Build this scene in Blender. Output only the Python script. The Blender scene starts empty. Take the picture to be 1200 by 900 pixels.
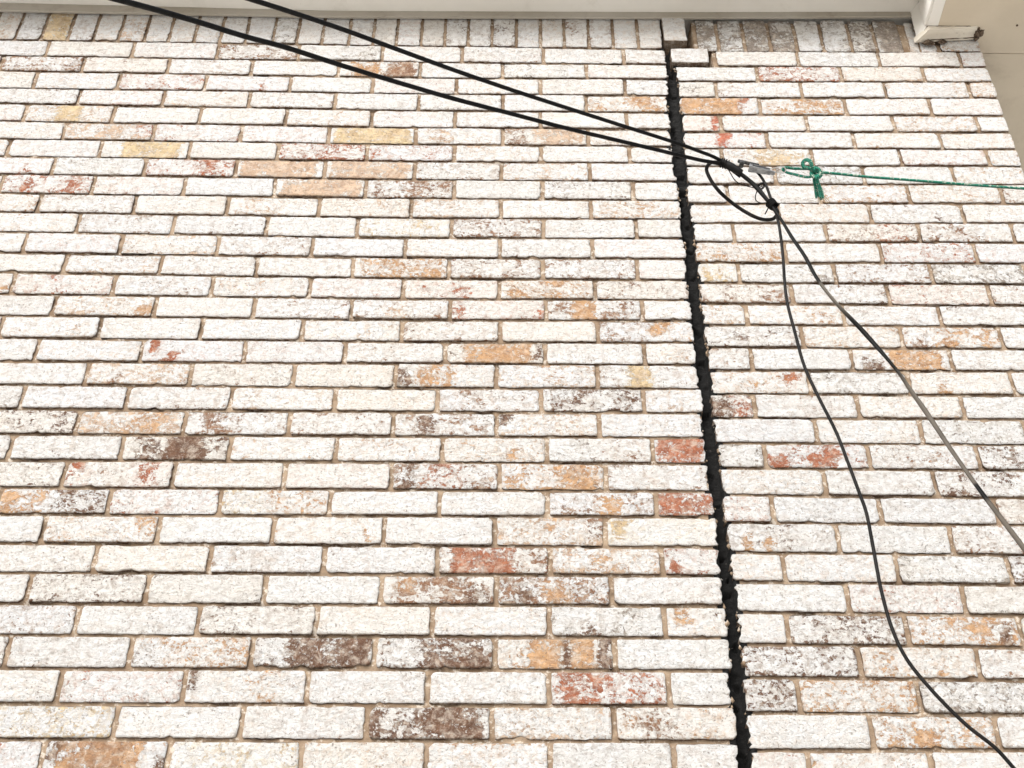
import bpy, bmesh, math, random
import numpy as np
from mathutils import Vector, Matrix, noise

scene = bpy.context.scene
col = scene.collection
random.seed(11)

# ---------------------------------------------------------------- camera
cam_d = bpy.data.cameras.new('camera')
cam = bpy.data.objects.new('camera', cam_d)
col.objects.link(cam)
scene.camera = cam
cam_d.sensor_width = 36.0
cam_d.lens = 46.733
cam_d.clip_start = 0.02
cam_d.clip_end = 3000.0
CR = ((0.9999388, -0.01018507, 0.00431908), (-0.00980813, -0.63556303, 0.77198668))
rx = Vector((0.9999388, -0.01018507, 0.00431908))
fw = Vector((0.00511769, 0.7719818, 0.63562403))
up = rx.cross(fw)
cam.matrix_world = Matrix(((rx[0], up[0], -fw[0], -0.10441),
                           (rx[1], up[1], -fw[1], -2.53808),
                           (rx[2], up[2], -fw[2], 1.6),
                           (0, 0, 0, 1)))

# ---------------------------------------------------------------- sky, sun, exposure
world = bpy.data.worlds.new('World')
scene.world = world
world.use_nodes = True
wn = world.node_tree
wn.nodes.clear()
w_out = wn.nodes.new('ShaderNodeOutputWorld')
w_bg = wn.nodes.new('ShaderNodeBackground')
w_sky = wn.nodes.new('ShaderNodeTexSky')
w_hs = wn.nodes.new('ShaderNodeHueSaturation')
SUN_EL, SUN_AZ = math.radians(38), math.radians(204)      # azimuth clockwise from +Y
w_sky.sky_type = 'NISHITA'
w_sky.sun_disc = False
w_sky.sun_elevation = SUN_EL
w_sky.sun_rotation = SUN_AZ
w_sky.dust_density = 4.0
w_hs.inputs['Saturation'].default_value = 0.30            # overcast: the blue is veiled
wn.links.new(w_sky.outputs[0], w_hs.inputs['Color'])
wn.links.new(w_hs.outputs[0], w_bg.inputs['Color'])
w_bg.inputs['Strength'].default_value = 0.15
wn.links.new(w_bg.outputs[0], w_out.inputs['Surface'])

sun_d = bpy.data.lights.new('sun', 'SUN')
sun_d.energy = 1.25
sun_d.angle = math.radians(38)
sun_d.color = (1.0, 0.985, 0.965)
sun = bpy.data.objects.new('sun', sun_d)
col.objects.link(sun)
sdir = Vector((math.sin(SUN_AZ) * math.cos(SUN_EL), math.cos(SUN_AZ) * math.cos(SUN_EL), math.sin(SUN_EL)))
sun.rotation_euler = sdir.to_track_quat('Z', 'Y').to_euler()
sun.location = sdir * 20

scene.view_settings.view_transform = 'Standard'
scene.view_settings.look = 'None'
scene.view_settings.gamma = 1.0
scene.view_settings.exposure = 0.66
scene.render.resolution_x = 1024
scene.render.resolution_y = 768

# ---------------------------------------------------------------- node helpers
class NT:
    def __init__(self, name, rough=0.85):
        self.m = bpy.data.materials.new(name)
        self.m.use_nodes = True
        self.t = self.m.node_tree
        self.b = self.t.nodes['Principled BSDF']
        self.b.inputs['Roughness'].default_value = rough
        self.b.inputs['Specular IOR Level'].default_value = 0.3
        self.pos = self.node('ShaderNodeNewGeometry').outputs['Position']
    def node(self, k):
        return self.t.nodes.new(k)
    def link(self, a, b):
        self.t.links.new(a, b)
    def put(self, v, sock):
        if isinstance(v, bpy.types.NodeSocket): self.link(v, sock)
        elif isinstance(v, (tuple, list)): sock.default_value = tuple(v) + ((1,) if len(v) == 3 and len(sock.default_value) == 4 else ())
        else: sock.default_value = v
    def noise(self, scale, detail=4, rough=0.55, dist=0.0, vec=None, color=False, stretch=None):
        n = self.node('ShaderNodeTexNoise')
        n.inputs['Scale'].default_value = scale
        n.inputs['Detail'].default_value = detail
        n.inputs['Roughness'].default_value = rough
        n.inputs['Distortion'].default_value = dist
        v = vec or self.pos
        if stretch:
            mp = self.node('ShaderNodeMapping')
            mp.inputs['Scale'].default_value = stretch[0]
            mp.inputs['Rotation'].default_value = stretch[1]
            self.link(v, mp.inputs['Vector'])
            v = mp.outputs[0]
        self.link(v, n.inputs['Vector'])
        return n.outputs['Color' if color else 'Fac']
    def voro(self, scale, feature='F1'):
        n = self.node('ShaderNodeTexVoronoi')
        n.feature = feature
        n.inputs['Scale'].default_value = scale
        self.link(self.pos, n.inputs['Vector'])
        return n.outputs['Distance']
    def math(self, op, a, b=0.0, c=0.0, clamp=False):
        n = self.node('ShaderNodeMath')
        n.operation = op
        n.use_clamp = clamp
        for i, v in enumerate((a, b, c)): self.put(v, n.inputs[i])
        return n.outputs[0]
    def ramp(self, v, a, b, lo=0.0, hi=1.0):
        n = self.node('ShaderNodeMapRange')
        n.interpolation_type = 'SMOOTHSTEP'
        for i, q in enumerate((v, a, b, lo, hi)): self.put(q, n.inputs[i])
        return n.outputs[0]
    def mix(self, f, a, b, kind='MIX'):
        n = self.node('ShaderNodeMix')
        n.data_type = 'RGBA'
        n.blend_type = kind
        self.put(f, n.inputs[0]); self.put(a, n.inputs[6]); self.put(b, n.inputs[7])
        return n.outputs[2]
    def bump(self, h, dist, strength=1.0, prev=None):
        n = self.node('ShaderNodeBump')
        n.inputs['Distance'].default_value = dist
        n.inputs['Strength'].default_value = strength
        self.link(h, n.inputs['Height'])
        if prev: self.link(prev, n.inputs['Normal'])
        return n.outputs[0]

# ---------------------------------------------------------------- materials
def brick_material():
    t = NT('painted_brick', 0.88)
    at = t.node('ShaderNodeAttribute'); at.attribute_name = 'clay'
    clay = at.outputs['Color']
    rnd = t.node('ShaderNodeObjectInfo').outputs['Random']
    loss = t.math('ADD', at.outputs['Alpha'], t.ramp(t.noise(1.3, 3, 0.6), 0.35, 0.70, -0.03, 0.09))
    # the fired clay under the paint
    blot = t.noise(34, 6, 0.6, 0.6)
    clay1 = t.mix(t.ramp(blot, 0.36, 0.66), t.mix(1.0, clay, (0.66, 0.60, 0.58), 'MULTIPLY'), clay)
    grain = t.noise(260, 3, 0.6)
    clay2 = t.mix(t.ramp(grain, 0.50, 0.72, 0, 0.5), clay1, t.mix(0.5, clay1, (0.82, 0.74, 0.62)))
    clay3 = t.mix(t.ramp(t.noise(150, 4, 0.7), 0.58, 0.66, 0, 0.8), clay2, (0.11, 0.06, 0.045))
    clay3 = t.mix(t.ramp(t.noise(48, 7, 0.7, 0.5), 0.44, 0.68, 0.04, 0.60), clay3, (0.80, 0.70, 0.585))     # thin wash left in the pores
    # what is left of the whitewash
    warm = t.noise(7, 5, 0.6)
    paint = t.mix(t.ramp(warm, 0.38, 0.66), (0.81, 0.807, 0.795), (0.80, 0.78, 0.745))
    paint = t.mix(t.ramp(rnd, 0.35, 1.0, 0.0, 0.55), paint, t.mix(t.ramp(t.math('FRACT', t.math('MULTIPLY', rnd, 7.31)), 0.4, 0.6), (0.80, 0.755, 0.685), (0.765, 0.77, 0.78)))
    dirt = t.noise(16, 6, 0.7, 0.6, stretch=((0.8, 1.0, 1.6), (0, 0.2, 0)))
    paint = t.mix(t.ramp(dirt, 0.50, 0.76, 0, 0.42), paint, (0.66, 0.565, 0.46))
    thin = t.noise(60, 7, 0.68, 0.5)
    paint = t.mix(t.math('MULTIPLY', t.ramp(thin, 0.46, 0.66, 0, 1.0), t.math('ADD', loss, 0.27)), paint, t.mix(0.5, clay, (0.66, 0.60, 0.52)))
    # hairline cracks, scrapes and pits in the paint
    wr = t.noise(52, 8, 0.70, 0.8, stretch=((1.0, 1.0, 1.6), (0, 0.5, 0)))
    line = t.math('SUBTRACT', 1.0, t.ramp(t.math('ABSOLUTE', t.math('SUBTRACT', wr, 0.5)), 0.0, 0.020))
    line = t.math('MULTIPLY', line, t.ramp(t.noise(30, 4, 0.6), 0.46, 0.58))
    paint = t.mix(t.math('MULTIPLY', line, 0.75), paint, (0.40, 0.33, 0.275))
    wr2 = t.noise(120, 6, 0.72, 0.6)
    line2 = t.math('SUBTRACT', 1.0, t.ramp(t.math('ABSOLUTE', t.math('SUBTRACT', wr2, 0.5)), 0.0, 0.022))
    line2 = t.math('MULTIPLY', line2, t.ramp(t.noise(42, 4, 0.6), 0.50, 0.62))
    paint = t.mix(t.math('MULTIPLY', line2, 0.5), paint, (0.50, 0.42, 0.34))
    pits = t.noise(185, 5, 0.75)
    pit_t = t.math('SUBTRACT', 0.625, t.math('MULTIPLY', t.noise(9, 3, 0.6), 0.06))
    pit_m = t.ramp(pits, pit_t, t.math('ADD', pit_t, 0.035))
    paint = t.mix(t.math('MULTIPLY', pit_m, 0.78), paint, (0.27, 0.20, 0.155))
    # flaking mask
    n1 = t.noise(36, 10, 0.74, 0.9, stretch=((0.72, 1.0, 1.15), (0, 0.3, 0)))
    n2 = t.noise(105, 7, 0.74, 0.4)
    nn = t.math('ADD', t.math('MULTIPLY', n1, 0.5), t.math('MULTIPLY', n2, 0.5))
    thr = t.math('MULTIPLY_ADD', loss, 0.275, 0.337)
    gone = t.ramp(t.math('SUBTRACT', thr, nn), -0.008, 0.014)
    colr = t.mix(gone, paint, clay3)
    t.link(colr, t.b.inputs['Base Color'])
    t.link(t.ramp(gone, 0, 1, 0.82, 0.93), t.b.inputs['Roughness'])
    # relief: paint film edge, pits, wrinkles, tooling
    h1 = t.bump(t.noise(24, 4, 0.55), 0.006, 0.7)
    h2 = t.bump(wr, 0.016, 1.0, h1)
    h3 = t.bump(wr2, 0.005, 0.9, h2)
    h3 = t.bump(t.noise(280, 3, 0.6), 0.0015, 0.8, h3)
    h4 = t.bump(t.math('SUBTRACT', 0.0, t.math('MAXIMUM', gone, pit_m)), 0.0014, 0.9, h3)
    t.link(h4, t.b.inputs['Normal'])
    return t.m

def mortar_material():
    t = NT('mortar', 0.95)
    c = t.mix(t.ramp(t.noise(20, 5, 0.6), 0.3, 0.7), (0.19, 0.128, 0.08), (0.35, 0.265, 0.185))
    c = t.mix(t.ramp(t.noise(300, 2, 0.6), 0.55, 0.72, 0, 0.7), c, (0.19, 0.14, 0.10))
    c = t.mix(t.ramp(t.noise(60, 6, 0.7), 0.54, 0.62, 0, 0.65), c, (0.66, 0.60, 0.52))
    t.link(c, t.b.inputs['Base Color'])
    h = t.bump(t.noise(60, 5, 0.6), 0.006, 0.8)
    h = t.bump(t.noise(320, 3, 0.6), 0.0016, 0.9, h)
    t.link(h, t.b.inputs['Normal'])
    return t.m

def filler_material():
    t = NT('weathered_black_filler', 0.8)
    c = t.mix(t.ramp(t.noise(90, 6, 0.7), 0.62, 0.70), (0.004, 0.0038, 0.0035), (0.05, 0.045, 0.04))
    c = t.mix(t.ramp(t.noise(48, 4, 0.7), 0.70, 0.74), c, (0.5, 0.47, 0.42))
    t.link(c, t.b.inputs['Base Color'])
    t.link(t.bump(t.noise(160, 5, 0.7), 0.005, 1.0), t.b.inputs['Normal'])
    return t.m

def paint_material(name, c0, c1, dirt, speck=0.5, rough=0.55, dscale=9):
    t = NT(name, rough)
    c = t.mix(t.ramp(t.noise(3.0, 5, 0.6), 0.3, 0.7), c0, c1)
    c = t.mix(t.ramp(t.noise(dscale, 7, 0.66, 0.4), 0.52, 0.80, 0, speck), c, dirt)
    c = t.mix(t.ramp(t.noise(70, 3, 0.7), 0.70, 0.76, 0, 0.8 * speck), c, (0.12, 0.09, 0.07))
    t.link(c, t.b.inputs['Base Color'])
    h = t.bump(t.noise(14, 4, 0.5), 0.003, 0.5)
    h = t.bump(t.noise(220, 3, 0.5), 0.0006, 0.6, h)
    t.link(h, t.b.inputs['Normal'])
    return t.m

def plain_material(name, c0, c1, rough, scale=60, metallic=0.0, spec=0.5, bump=0.0006):
    t = NT(name, rough)
    t.b.inputs['Metallic'].default_value = metallic
    t.b.inputs['Specular IOR Level'].default_value = spec
    n = t.noise(scale, 5, 0.6)
    t.link(t.mix(t.ramp(n, 0.35, 0.68), c0, c1), t.b.inputs['Base Color'])
    t.link(t.ramp(t.noise(scale * 2, 3, 0.6), 0.3, 0.7, rough * 0.8, min(1, rough * 1.25)), t.b.inputs['Roughness'])
    t.link(t.bump(t.noise(scale * 4, 3, 0.6), bump, 0.7), t.b.inputs['Normal'])
    return t.m

def rope_material():
    t = NT('green_braided_rope', 0.6)
    at = t.node('ShaderNodeAttribute'); at.attribute_name = 'along'
    sep = t.node('ShaderNodeSeparateXYZ'); t.link(at.outputs['Vector'], sep.inputs[0])
    a, r = sep.outputs[0], sep.outputs[1]
    w1 = t.math('SINE', t.math('ADD', t.math('MULTIPLY', a, 900.0), t.math('MULTIPLY', r, 6.2832)))
    w2 = t.math('SINE', t.math('SUBTRACT', t.math('MULTIPLY', a, 900.0), t.math('MULTIPLY', r, 6.2832)))
    w = t.math('MULTIPLY', w1, w2)
    c = t.mix(t.ramp(w, -0.5, 0.7), (0.008, 0.10, 0.065), (0.035, 0.30, 0.20))
    fleck = t.ramp(t.noise(120, 3, 0.6), 0.54, 0.60)
    c = t.mix(t.math('MULTIPLY', fleck, t.ramp(w, 0.0, 0.3)), c, (0.62, 0.66, 0.56))
    t.link(c, t.b.inputs['Base Color'])
    t.link(t.bump(w, 0.0012, 0.9), t.b.inputs['Normal'])
    return t.m

M_BRICK = brick_material()
M_MORTAR = mortar_material()
M_FILLER = filler_material()
M_SOFFIT = paint_material('pale_soffit_paint', (0.83, 0.81, 0.76), (0.78, 0.755, 0.70), (0.45, 0.41, 0.34), 0.3)
M_FRIEZE = paint_material('grey_frieze_paint', (0.44, 0.41, 0.36), (0.36, 0.325, 0.27), (0.2, 0.16, 0.12), 0.6, dscale=22)  # greyer, darker base than the soffit paint, with brown blotches
M_TRIM = paint_material('aged_cream_trim_paint', (0.72, 0.68, 0.59), (0.60, 0.54, 0.45), (0.30, 0.23, 0.17), 0.95, dscale=22)
M_CEIL = paint_material('beige_ceiling_paint', (0.64, 0.56, 0.44), (0.56, 0.485, 0.375), (0.33, 0.26, 0.19), 0.5, dscale=5)
M_ROT_SHADE = plain_material('rotten_wood_and_seam_shade', (0.05, 0.035, 0.025), (0.20, 0.15, 0.11), 0.95, 120, spec=0.1, bump=0.003)
M_RUST = plain_material('nail_rust', (0.06, 0.035, 0.02), (0.12, 0.06, 0.03), 0.8, 200)
M_CABLE = plain_material('black_cable_sheath', (0.003, 0.003, 0.003), (0.007, 0.0065, 0.006), 0.55, 40, spec=0.12)
M_CABLE_OLD = plain_material('weathered_cable_sheath', (0.004, 0.0037, 0.0034), (0.014, 0.012, 0.011), 0.55, 22, spec=0.15)
M_DROP = plain_material('mottled_flat_cable', (0.004, 0.0037, 0.0034), (0.085, 0.072, 0.06), 0.55, 4.2, spec=0.15)  # black sheath mottled grey at random
def sheen_banded_cable():  # grey stretches by length paint in the sheen on the twisted flat sheath
    t = NT('flat_cable_painted_sheen', 0.55)
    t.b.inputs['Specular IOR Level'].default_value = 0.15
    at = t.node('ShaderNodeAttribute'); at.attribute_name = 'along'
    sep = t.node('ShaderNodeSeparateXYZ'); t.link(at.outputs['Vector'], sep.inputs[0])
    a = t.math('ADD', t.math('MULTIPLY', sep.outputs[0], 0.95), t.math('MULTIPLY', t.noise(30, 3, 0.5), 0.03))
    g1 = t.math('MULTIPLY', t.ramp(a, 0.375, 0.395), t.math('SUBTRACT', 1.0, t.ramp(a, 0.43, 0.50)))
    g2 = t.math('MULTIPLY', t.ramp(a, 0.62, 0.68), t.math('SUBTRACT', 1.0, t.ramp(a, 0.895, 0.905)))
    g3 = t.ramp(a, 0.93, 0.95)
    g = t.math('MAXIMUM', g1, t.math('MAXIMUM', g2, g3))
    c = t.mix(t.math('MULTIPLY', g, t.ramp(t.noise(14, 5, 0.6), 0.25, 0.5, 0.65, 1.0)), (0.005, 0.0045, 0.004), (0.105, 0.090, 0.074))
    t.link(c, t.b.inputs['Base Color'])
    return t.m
M_SHEEN_BANDS = sheen_banded_cable()
M_TAPE = plain_material('black_tape', (0.004, 0.004, 0.004), (0.010, 0.009, 0.009), 0.45, 80, spec=0.2)
M_ZINC = plain_material('zinc_clamp', (0.22, 0.225, 0.23), (0.48, 0.49, 0.50), 0.45, 110, metallic=0.7)
M_DARKMETAL = plain_material('dark_stained_metal', (0.04, 0.04, 0.04), (0.16, 0.16, 0.155), 0.5, 90, metallic=0.5)
M_WIRE = plain_material('bright_bail_wire', (0.35, 0.34, 0.32), (0.55, 0.54, 0.51), 0.4, 90, metallic=0.6)
M_ROPE = rope_material()
M_FRAY = plain_material('frayed_rope_core', (0.62, 0.54, 0.42), (0.42, 0.30, 0.2), 0.9, 200, spec=0.1)
M_GROUND = paint_material('driveway_concrete', (0.60, 0.575, 0.53), (0.52, 0.495, 0.45), (0.22, 0.2, 0.18), 0.5, 0.95, 1.2)
M_WALLIN = plain_material('building_paper', (0.008, 0.007, 0.006), (0.014, 0.012, 0.011), 0.95, 8, spec=0.1)

# ---------------------------------------------------------------- object helpers
def link_mesh(name, verts, faces, mat, parent=None, smooth=True):
    me = bpy.data.meshes.new(name)
    me.from_pydata([tuple(v) for v in verts], [], faces)
    me.materials.append(mat)
    if smooth: me.polygons.foreach_set('use_smooth', [True] * len(me.polygons))
    o = bpy.data.objects.new(name, me)
    col.objects.link(o)
    if parent is not None: o.parent = parent
    return o

def thing(name, label, cat, loc=(0, 0, 0), group=None):
    o = bpy.data.objects.new(name, None)
    o.empty_display_size = 0.1
    col.objects.link(o)
    o.location = loc
    o['label'] = label; o['category'] = cat
    if group: o['group'] = group
    return o

def tag(o, label=None, cat=None, kind=None, group=None):
    if label: o['label'] = label
    if cat: o['category'] = cat
    if kind: o['kind'] = kind
    if group: o['group'] = group
    return o

def box_vf(x0, x1, y0, y1, z0, z1):
    v = [(x0, y0, z0), (x1, y0, z0), (x1, y1, z0), (x0, y1, z0), (x0, y0, z1), (x1, y0, z1), (x1, y1, z1), (x0, y1, z1)]
    f = [(0, 3, 2, 1), (4, 5, 6, 7), (0, 1, 5, 4), (1, 2, 6, 5), (2, 3, 7, 6), (3, 0, 4, 7)]
    return v, f

def catmull(pts, n):
    P = [Vector(p) for p in pts]
    P = [P[0] * 2 - P[1]] + P + [P[-1] * 2 - P[-2]]
    out = []
    for i in range(1, len(P) - 2):
        a, b, c, d = P[i - 1:i + 3]
        # centripetal parametrisation keeps uneven spacing free of loops
        t0 = 0; t1 = max((b - a).length, 1e-5) ** .5; t2 = t1 + max((c - b).length, 1e-5) ** .5; t3 = t2 + max((d - c).length, 1e-5) ** .5
        for k in range(n):
            t = t1 + (t2 - t1) * k / n
            A1 = a * ((t1 - t) / (t1 - t0)) + b * ((t - t0) / (t1 - t0))
            A2 = b * ((t2 - t) / (t2 - t1)) + c * ((t - t1) / (t2 - t1))
            A3 = c * ((t3 - t) / (t3 - t2)) + d * ((t - t2) / (t3 - t2))
            B1 = A1 * ((t2 - t) / (t2 - t0)) + A2 * ((t - t0) / (t2 - t0))
            B2 = A2 * ((t3 - t) / (t3 - t1)) + A3 * ((t - t1) / (t3 - t1))
            out.append(B1 * ((t2 - t) / (t2 - t1)) + B2 * ((t - t1) / (t2 - t1)))
    out.append(P[-2])
    return out

def tube_vf(pts, r, sub=6, seg=10, flat=1.0, twist=None, rad=None, jitter=0.0):
    P = catmull(pts, sub) if sub > 1 else [Vector(p) for p in pts]
    n = len(P)
    T = [(P[min(i + 1, n - 1)] - P[max(i - 1, 0)]).normalized() for i in range(n)]
    N = Vector((0, 0, 1)).cross(T[0])
    if N.length < 1e-3: N = Vector((0, 1, 0))
    N.normalize()
    verts, faces, along = [], [], []
    dist = 0.0
    for i in range(n):
        if i: dist += (P[i] - P[i - 1]).length
        N = (N - T[i] * N.dot(T[i])).normalized()
        Bn = T[i].cross(N)
        tw = twist(dist) if twist else 0.0
        rr = r * (rad(i / (n - 1)) if rad else 1.0)
        if jitter: rr *= 1 + jitter * noise.noise(P[i] * 60)
        for k in range(seg):
            a = 2 * math.pi * k / seg
            ca, sa = math.cos(a) * rr, math.sin(a) * rr * flat
            u = ca * math.cos(tw) - sa * math.sin(tw); w = ca * math.sin(tw) + sa * math.cos(tw)
            verts.append(P[i] + N * u + Bn * w)
            along.append((dist, k / seg, 0))
    for i in range(n - 1):
        for k in range(seg):
            k2 = (k + 1) % seg
            faces.append((i * seg + k, i * seg + k2, (i + 1) * seg + k2, (i + 1) * seg + k))
    faces.append(tuple(range(seg - 1, -1, -1)))
    faces.append(tuple((n - 1) * seg + k for k in range(seg)))
    return verts, faces, along

def tube(name, pts, r, mat, parent=None, **kw):
    v, f, al = tube_vf(pts, r, **kw)
    o = link_mesh(name, v, f, mat, parent)
    a = o.data.attributes.new('along', 'FLOAT_VECTOR', 'POINT')
    a.data.foreach_set('vector', [c for t in al for c in t])
    return o

def wrap(name, center, axis, R, r, turns, pitch, mat, parent=None, squash=1.0):
    """a wire wound round an axis"""
    ax = Vector(axis).normalized()
    n = ax.cross(Vector((0, 1, 0))).normalized(); b = ax.cross(n)
    pts = []
    m = int(turns * 14)
    for i in range(m + 1):
        a = 2 * math.pi * i / 14
        q = 1 + 0.07 * math.sin(i * 1.7)
        pts.append(Vector(center) + n * math.cos(a) * R * q + b * math.sin(a) * R * squash * q + ax * (i / m - 0.5) * pitch * turns)
    return tube(name, pts, r, mat, parent, sub=2, seg=8)

# ---------------------------------------------------------------- ground
S = 1500
g = link_mesh('ground', [(-S, -S, 0), (S, -S, 0), (S, S, 0), (-S, S, 0)], [(0, 1, 2, 3)], M_GROUND, smooth=False)
tag(g, kind='structure')
# ---------------------------------------------------------------- measured coursing
# heights of the bed joints (metres) at a few stations along the wall, centres of
# the head joints course by course, and where the whitewash has come off
KN_L = (-1.3, -0.4, 0.35)
KN_R = (0.4, 1.2)
BED_L = [[5.0617, 5.0558, 5.0533], [4.9818, 4.9751, 4.9767], [4.9059, 4.8977, 4.9036], [4.8256, 4.8206, 4.8254], [4.7503, 4.7407, 4.7463], [4.6709, 4.6625, 4.668], [4.5928, 4.5884, 4.5917], [4.5169, 4.5134, 4.5183], [4.4408, 4.4368, 4.4398], [4.3629, 4.3581, 4.363], [4.2859, 4.2788, 4.2871], [4.2089, 4.2012, 4.2109], [4.1301, 4.1257, 4.1324], [4.0558, 4.0482, 4.0542], [3.9782, 3.9745, 3.9818], [3.9027, 3.9008, 3.9086], [3.8263, 3.8256, 3.8325], [3.7492, 3.7533, 3.7576], [3.6738, 3.6752, 3.6809], [3.5982, 3.6001, 3.6049], [3.5204, 3.5248, 3.5301], [3.445, 3.4489, 3.4524], [3.366, 3.3693, 3.3733], [3.2905, 3.297, 3.302], [3.2143, 3.2174, 3.2199], [3.1376, 3.1421, 3.1458], [3.0592, 3.065, 3.0697], [2.9833, 2.988, 2.9919], [2.9048, 2.9102, 2.9148], [2.8257, 2.8301, 2.8339], [2.7482, 2.7524, 2.7561]]
BED_R = [[5.0457, 5.0556], [4.9681, 4.9786], [4.8923, 4.9037], [4.8155, 4.8274], [4.7358, 4.7456], [4.6575, 4.6689], [4.5844, 4.5932], [4.5059, 4.5186], [4.4285, 4.441], [4.35, 4.3622], [4.2711, 4.2832], [4.197, 4.2064], [4.1191, 4.1273], [4.0444, 4.0492], [3.9698, 3.9722], [3.8947, 3.8992], [3.8178, 3.8221], [3.7424, 3.7484], [3.6663, 3.6712], [3.5907, 3.5955], [3.5146, 3.5174], [3.4409, 3.4416], [3.3646, 3.3623], [3.2872, 3.2877], [3.2071, 3.2075], [3.1319, 3.1293], [3.0548, 3.053], [2.9771, 2.975], [2.8992, 2.8986], [2.8193, 2.8209], [2.7381, 2.7464]]
JOINT_L = [[-1.5359, -1.27, -1.0076, -0.7558, -0.4954, -0.2479, 0.004, 0.2542, 0.3816], [-1.6618, -1.4083, -1.1473, -0.8914, -0.625, -0.375, -0.1218, 0.1358, 0.379], [-1.5387, -1.285, -1.0218, -0.7649, -0.5149, -0.2608, -0.0064, 0.2501, 0.3782], [-1.3884, -1.1353, -0.8782, -0.6216, -0.3715, -0.1197, 0.1295, 0.3735], [-1.5323, -1.271, -1.0144, -0.7602, -0.5063, -0.2603, -0.0079, 0.2473, 0.3731], [-1.3995, -1.1378, -0.8829, -0.6271, -0.3724, -0.1183, 0.1311, 0.3718], [-1.5424, -1.2776, -1.0204, -0.766, -0.5096, -0.257, -0.0068, 0.248, 0.3721], [-1.3959, -1.1353, -0.8762, -0.6237, -0.368, -0.1209, 0.1304, 0.3715], [-1.5249, -1.267, -1.0112, -0.7578, -0.5023, -0.2531, -0.005, 0.2497, 0.3731], [-1.4016, -1.1366, -0.8786, -0.6248, -0.3702, -0.1204, 0.1284, 0.3738], [-1.2764, -1.0157, -0.7603, -0.5123, -0.2558, -0.0042, 0.2509, 0.3734], [-1.4037, -1.1448, -0.8838, -0.6289, -0.3775, -0.1226, 0.1279, 0.3768], [-1.2794, -1.0243, -0.7683, -0.5133, -0.2575, -0.0074, 0.2446, 0.3752], [-1.3995, -1.1344, -0.8768, -0.6191, -0.3743, -0.1226, 0.1294, 0.376], [-1.2742, -1.0128, -0.7566, -0.5048, -0.2495, -0.0001, 0.2496, 0.3746], [-1.3928, -1.1411, -0.882, -0.6238, -0.3703, -0.1189, 0.1316, 0.3729], [-1.283, -1.0207, -0.7612, -0.5093, -0.2565, -0.0041, 0.2459, 0.3732], [-1.1421, -0.8852, -0.6293, -0.3775, -0.1265, 0.1246, 0.3733], [-1.284, -1.028, -0.7745, -0.5201, -0.2697, -0.0163, 0.2355, 0.3732], [-1.1326, -0.8763, -0.6238, -0.3737, -0.1247, 0.1238, 0.3708], [-1.2751, -1.0121, -0.7563, -0.5041, -0.2524, -0.0035, 0.2483, 0.3724], [-1.1318, -0.8768, -0.6181, -0.3691, -0.1163, 0.1334, 0.3735], [-1.012, -0.7576, -0.5048, -0.2531, -0.0041, 0.2465, 0.3747], [-1.1452, -0.8854, -0.6266, -0.3757, -0.1244, 0.1259, 0.3754], [-1.0136, -0.7578, -0.5036, -0.2522, 0.0003, 0.2493, 0.3733], [-1.1425, -0.8838, -0.6271, -0.3718, -0.1193, 0.1336, 0.3756], [-1.0206, -0.7601, -0.5062, -0.2564, -0.005, 0.2451, 0.3743], [-1.1511, -0.8922, -0.6352, -0.3754, -0.1206, 0.1341, 0.3735], [-1.0241, -0.7666, -0.5099, -0.2599, -0.0071, 0.2438, 0.3698], [-0.8928, -0.6352, -0.3812, -0.1256, 0.1258, 0.3706], [-1.0255, -0.7727, -0.5071, -0.2558, -0.0063, 0.2424, 0.3713]]
JOINT_R = [[0.4022, 0.5376, 0.7955, 1.0484, 1.3018, 1.3792], [0.415, 0.66, 0.9187, 1.1732, 1.3781], [0.4163, 0.5268, 0.7864, 1.0413, 1.2985, 1.3812], [0.4137, 0.6512, 0.9086, 1.1631, 1.3768], [0.4177, 0.5265, 0.7814, 1.0391, 1.2891, 1.3763], [0.4118, 0.6542, 0.9087, 1.1644, 1.3753], [0.4133, 0.5161, 0.7755, 1.0311, 1.2856, 1.3757], [0.4095, 0.6588, 0.9113, 1.1696, 1.3748], [0.4081, 0.5155, 0.7762, 1.027, 1.2905], [0.4065, 0.6501, 0.9052, 1.1632], [0.4073, 0.5172, 0.771, 1.0268, 1.2841], [0.4056, 0.648, 0.9078, 1.1643], [0.4067, 0.5153, 0.7712, 1.03], [0.408, 0.6474, 0.9001, 1.1686], [0.4088, 0.5196, 0.7707, 1.0222], [0.4087, 0.6534, 0.9086, 1.1639], [0.4099, 0.5154, 0.7688, 1.0206], [0.4086, 0.6521, 0.9002, 1.1577], [0.4067, 0.5062, 0.7603, 1.0172], [0.4065, 0.6469, 0.9012], [0.4062, 0.5145, 0.7613, 1.0222], [0.4058, 0.6455, 0.9039], [0.4049, 0.514, 0.7627, 1.0304], [0.4069, 0.6539, 0.91], [0.4067, 0.5208, 0.7733, 1.0227], [0.4059, 0.6515, 0.906], [0.4053, 0.5094, 0.7658, 1.0125], [0.4062, 0.6513, 0.9034], [0.4019, 0.5119, 0.763], [0.3989, 0.6509, 0.9071], [0.3979, 0.5131, 0.7606]]
SOLDIER_L = [-1.6483, -1.5691, -1.4847, -1.4061, -1.3259, -1.2456, -1.1698, -1.0895, -1.009, -0.9285, -0.8435, -0.7674, -0.6895, -0.6061, -0.5299, -0.4561, -0.3791, -0.3052, -0.2316, -0.1568, -0.0803, -0.0038, 0.0711, 0.1476, 0.2245, 0.3031, 0.3826]
SOLDIER_R = [0.5559, 0.6385, 0.7199, 0.8032, 0.8862, 0.9751, 1.0539, 1.1428]
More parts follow.
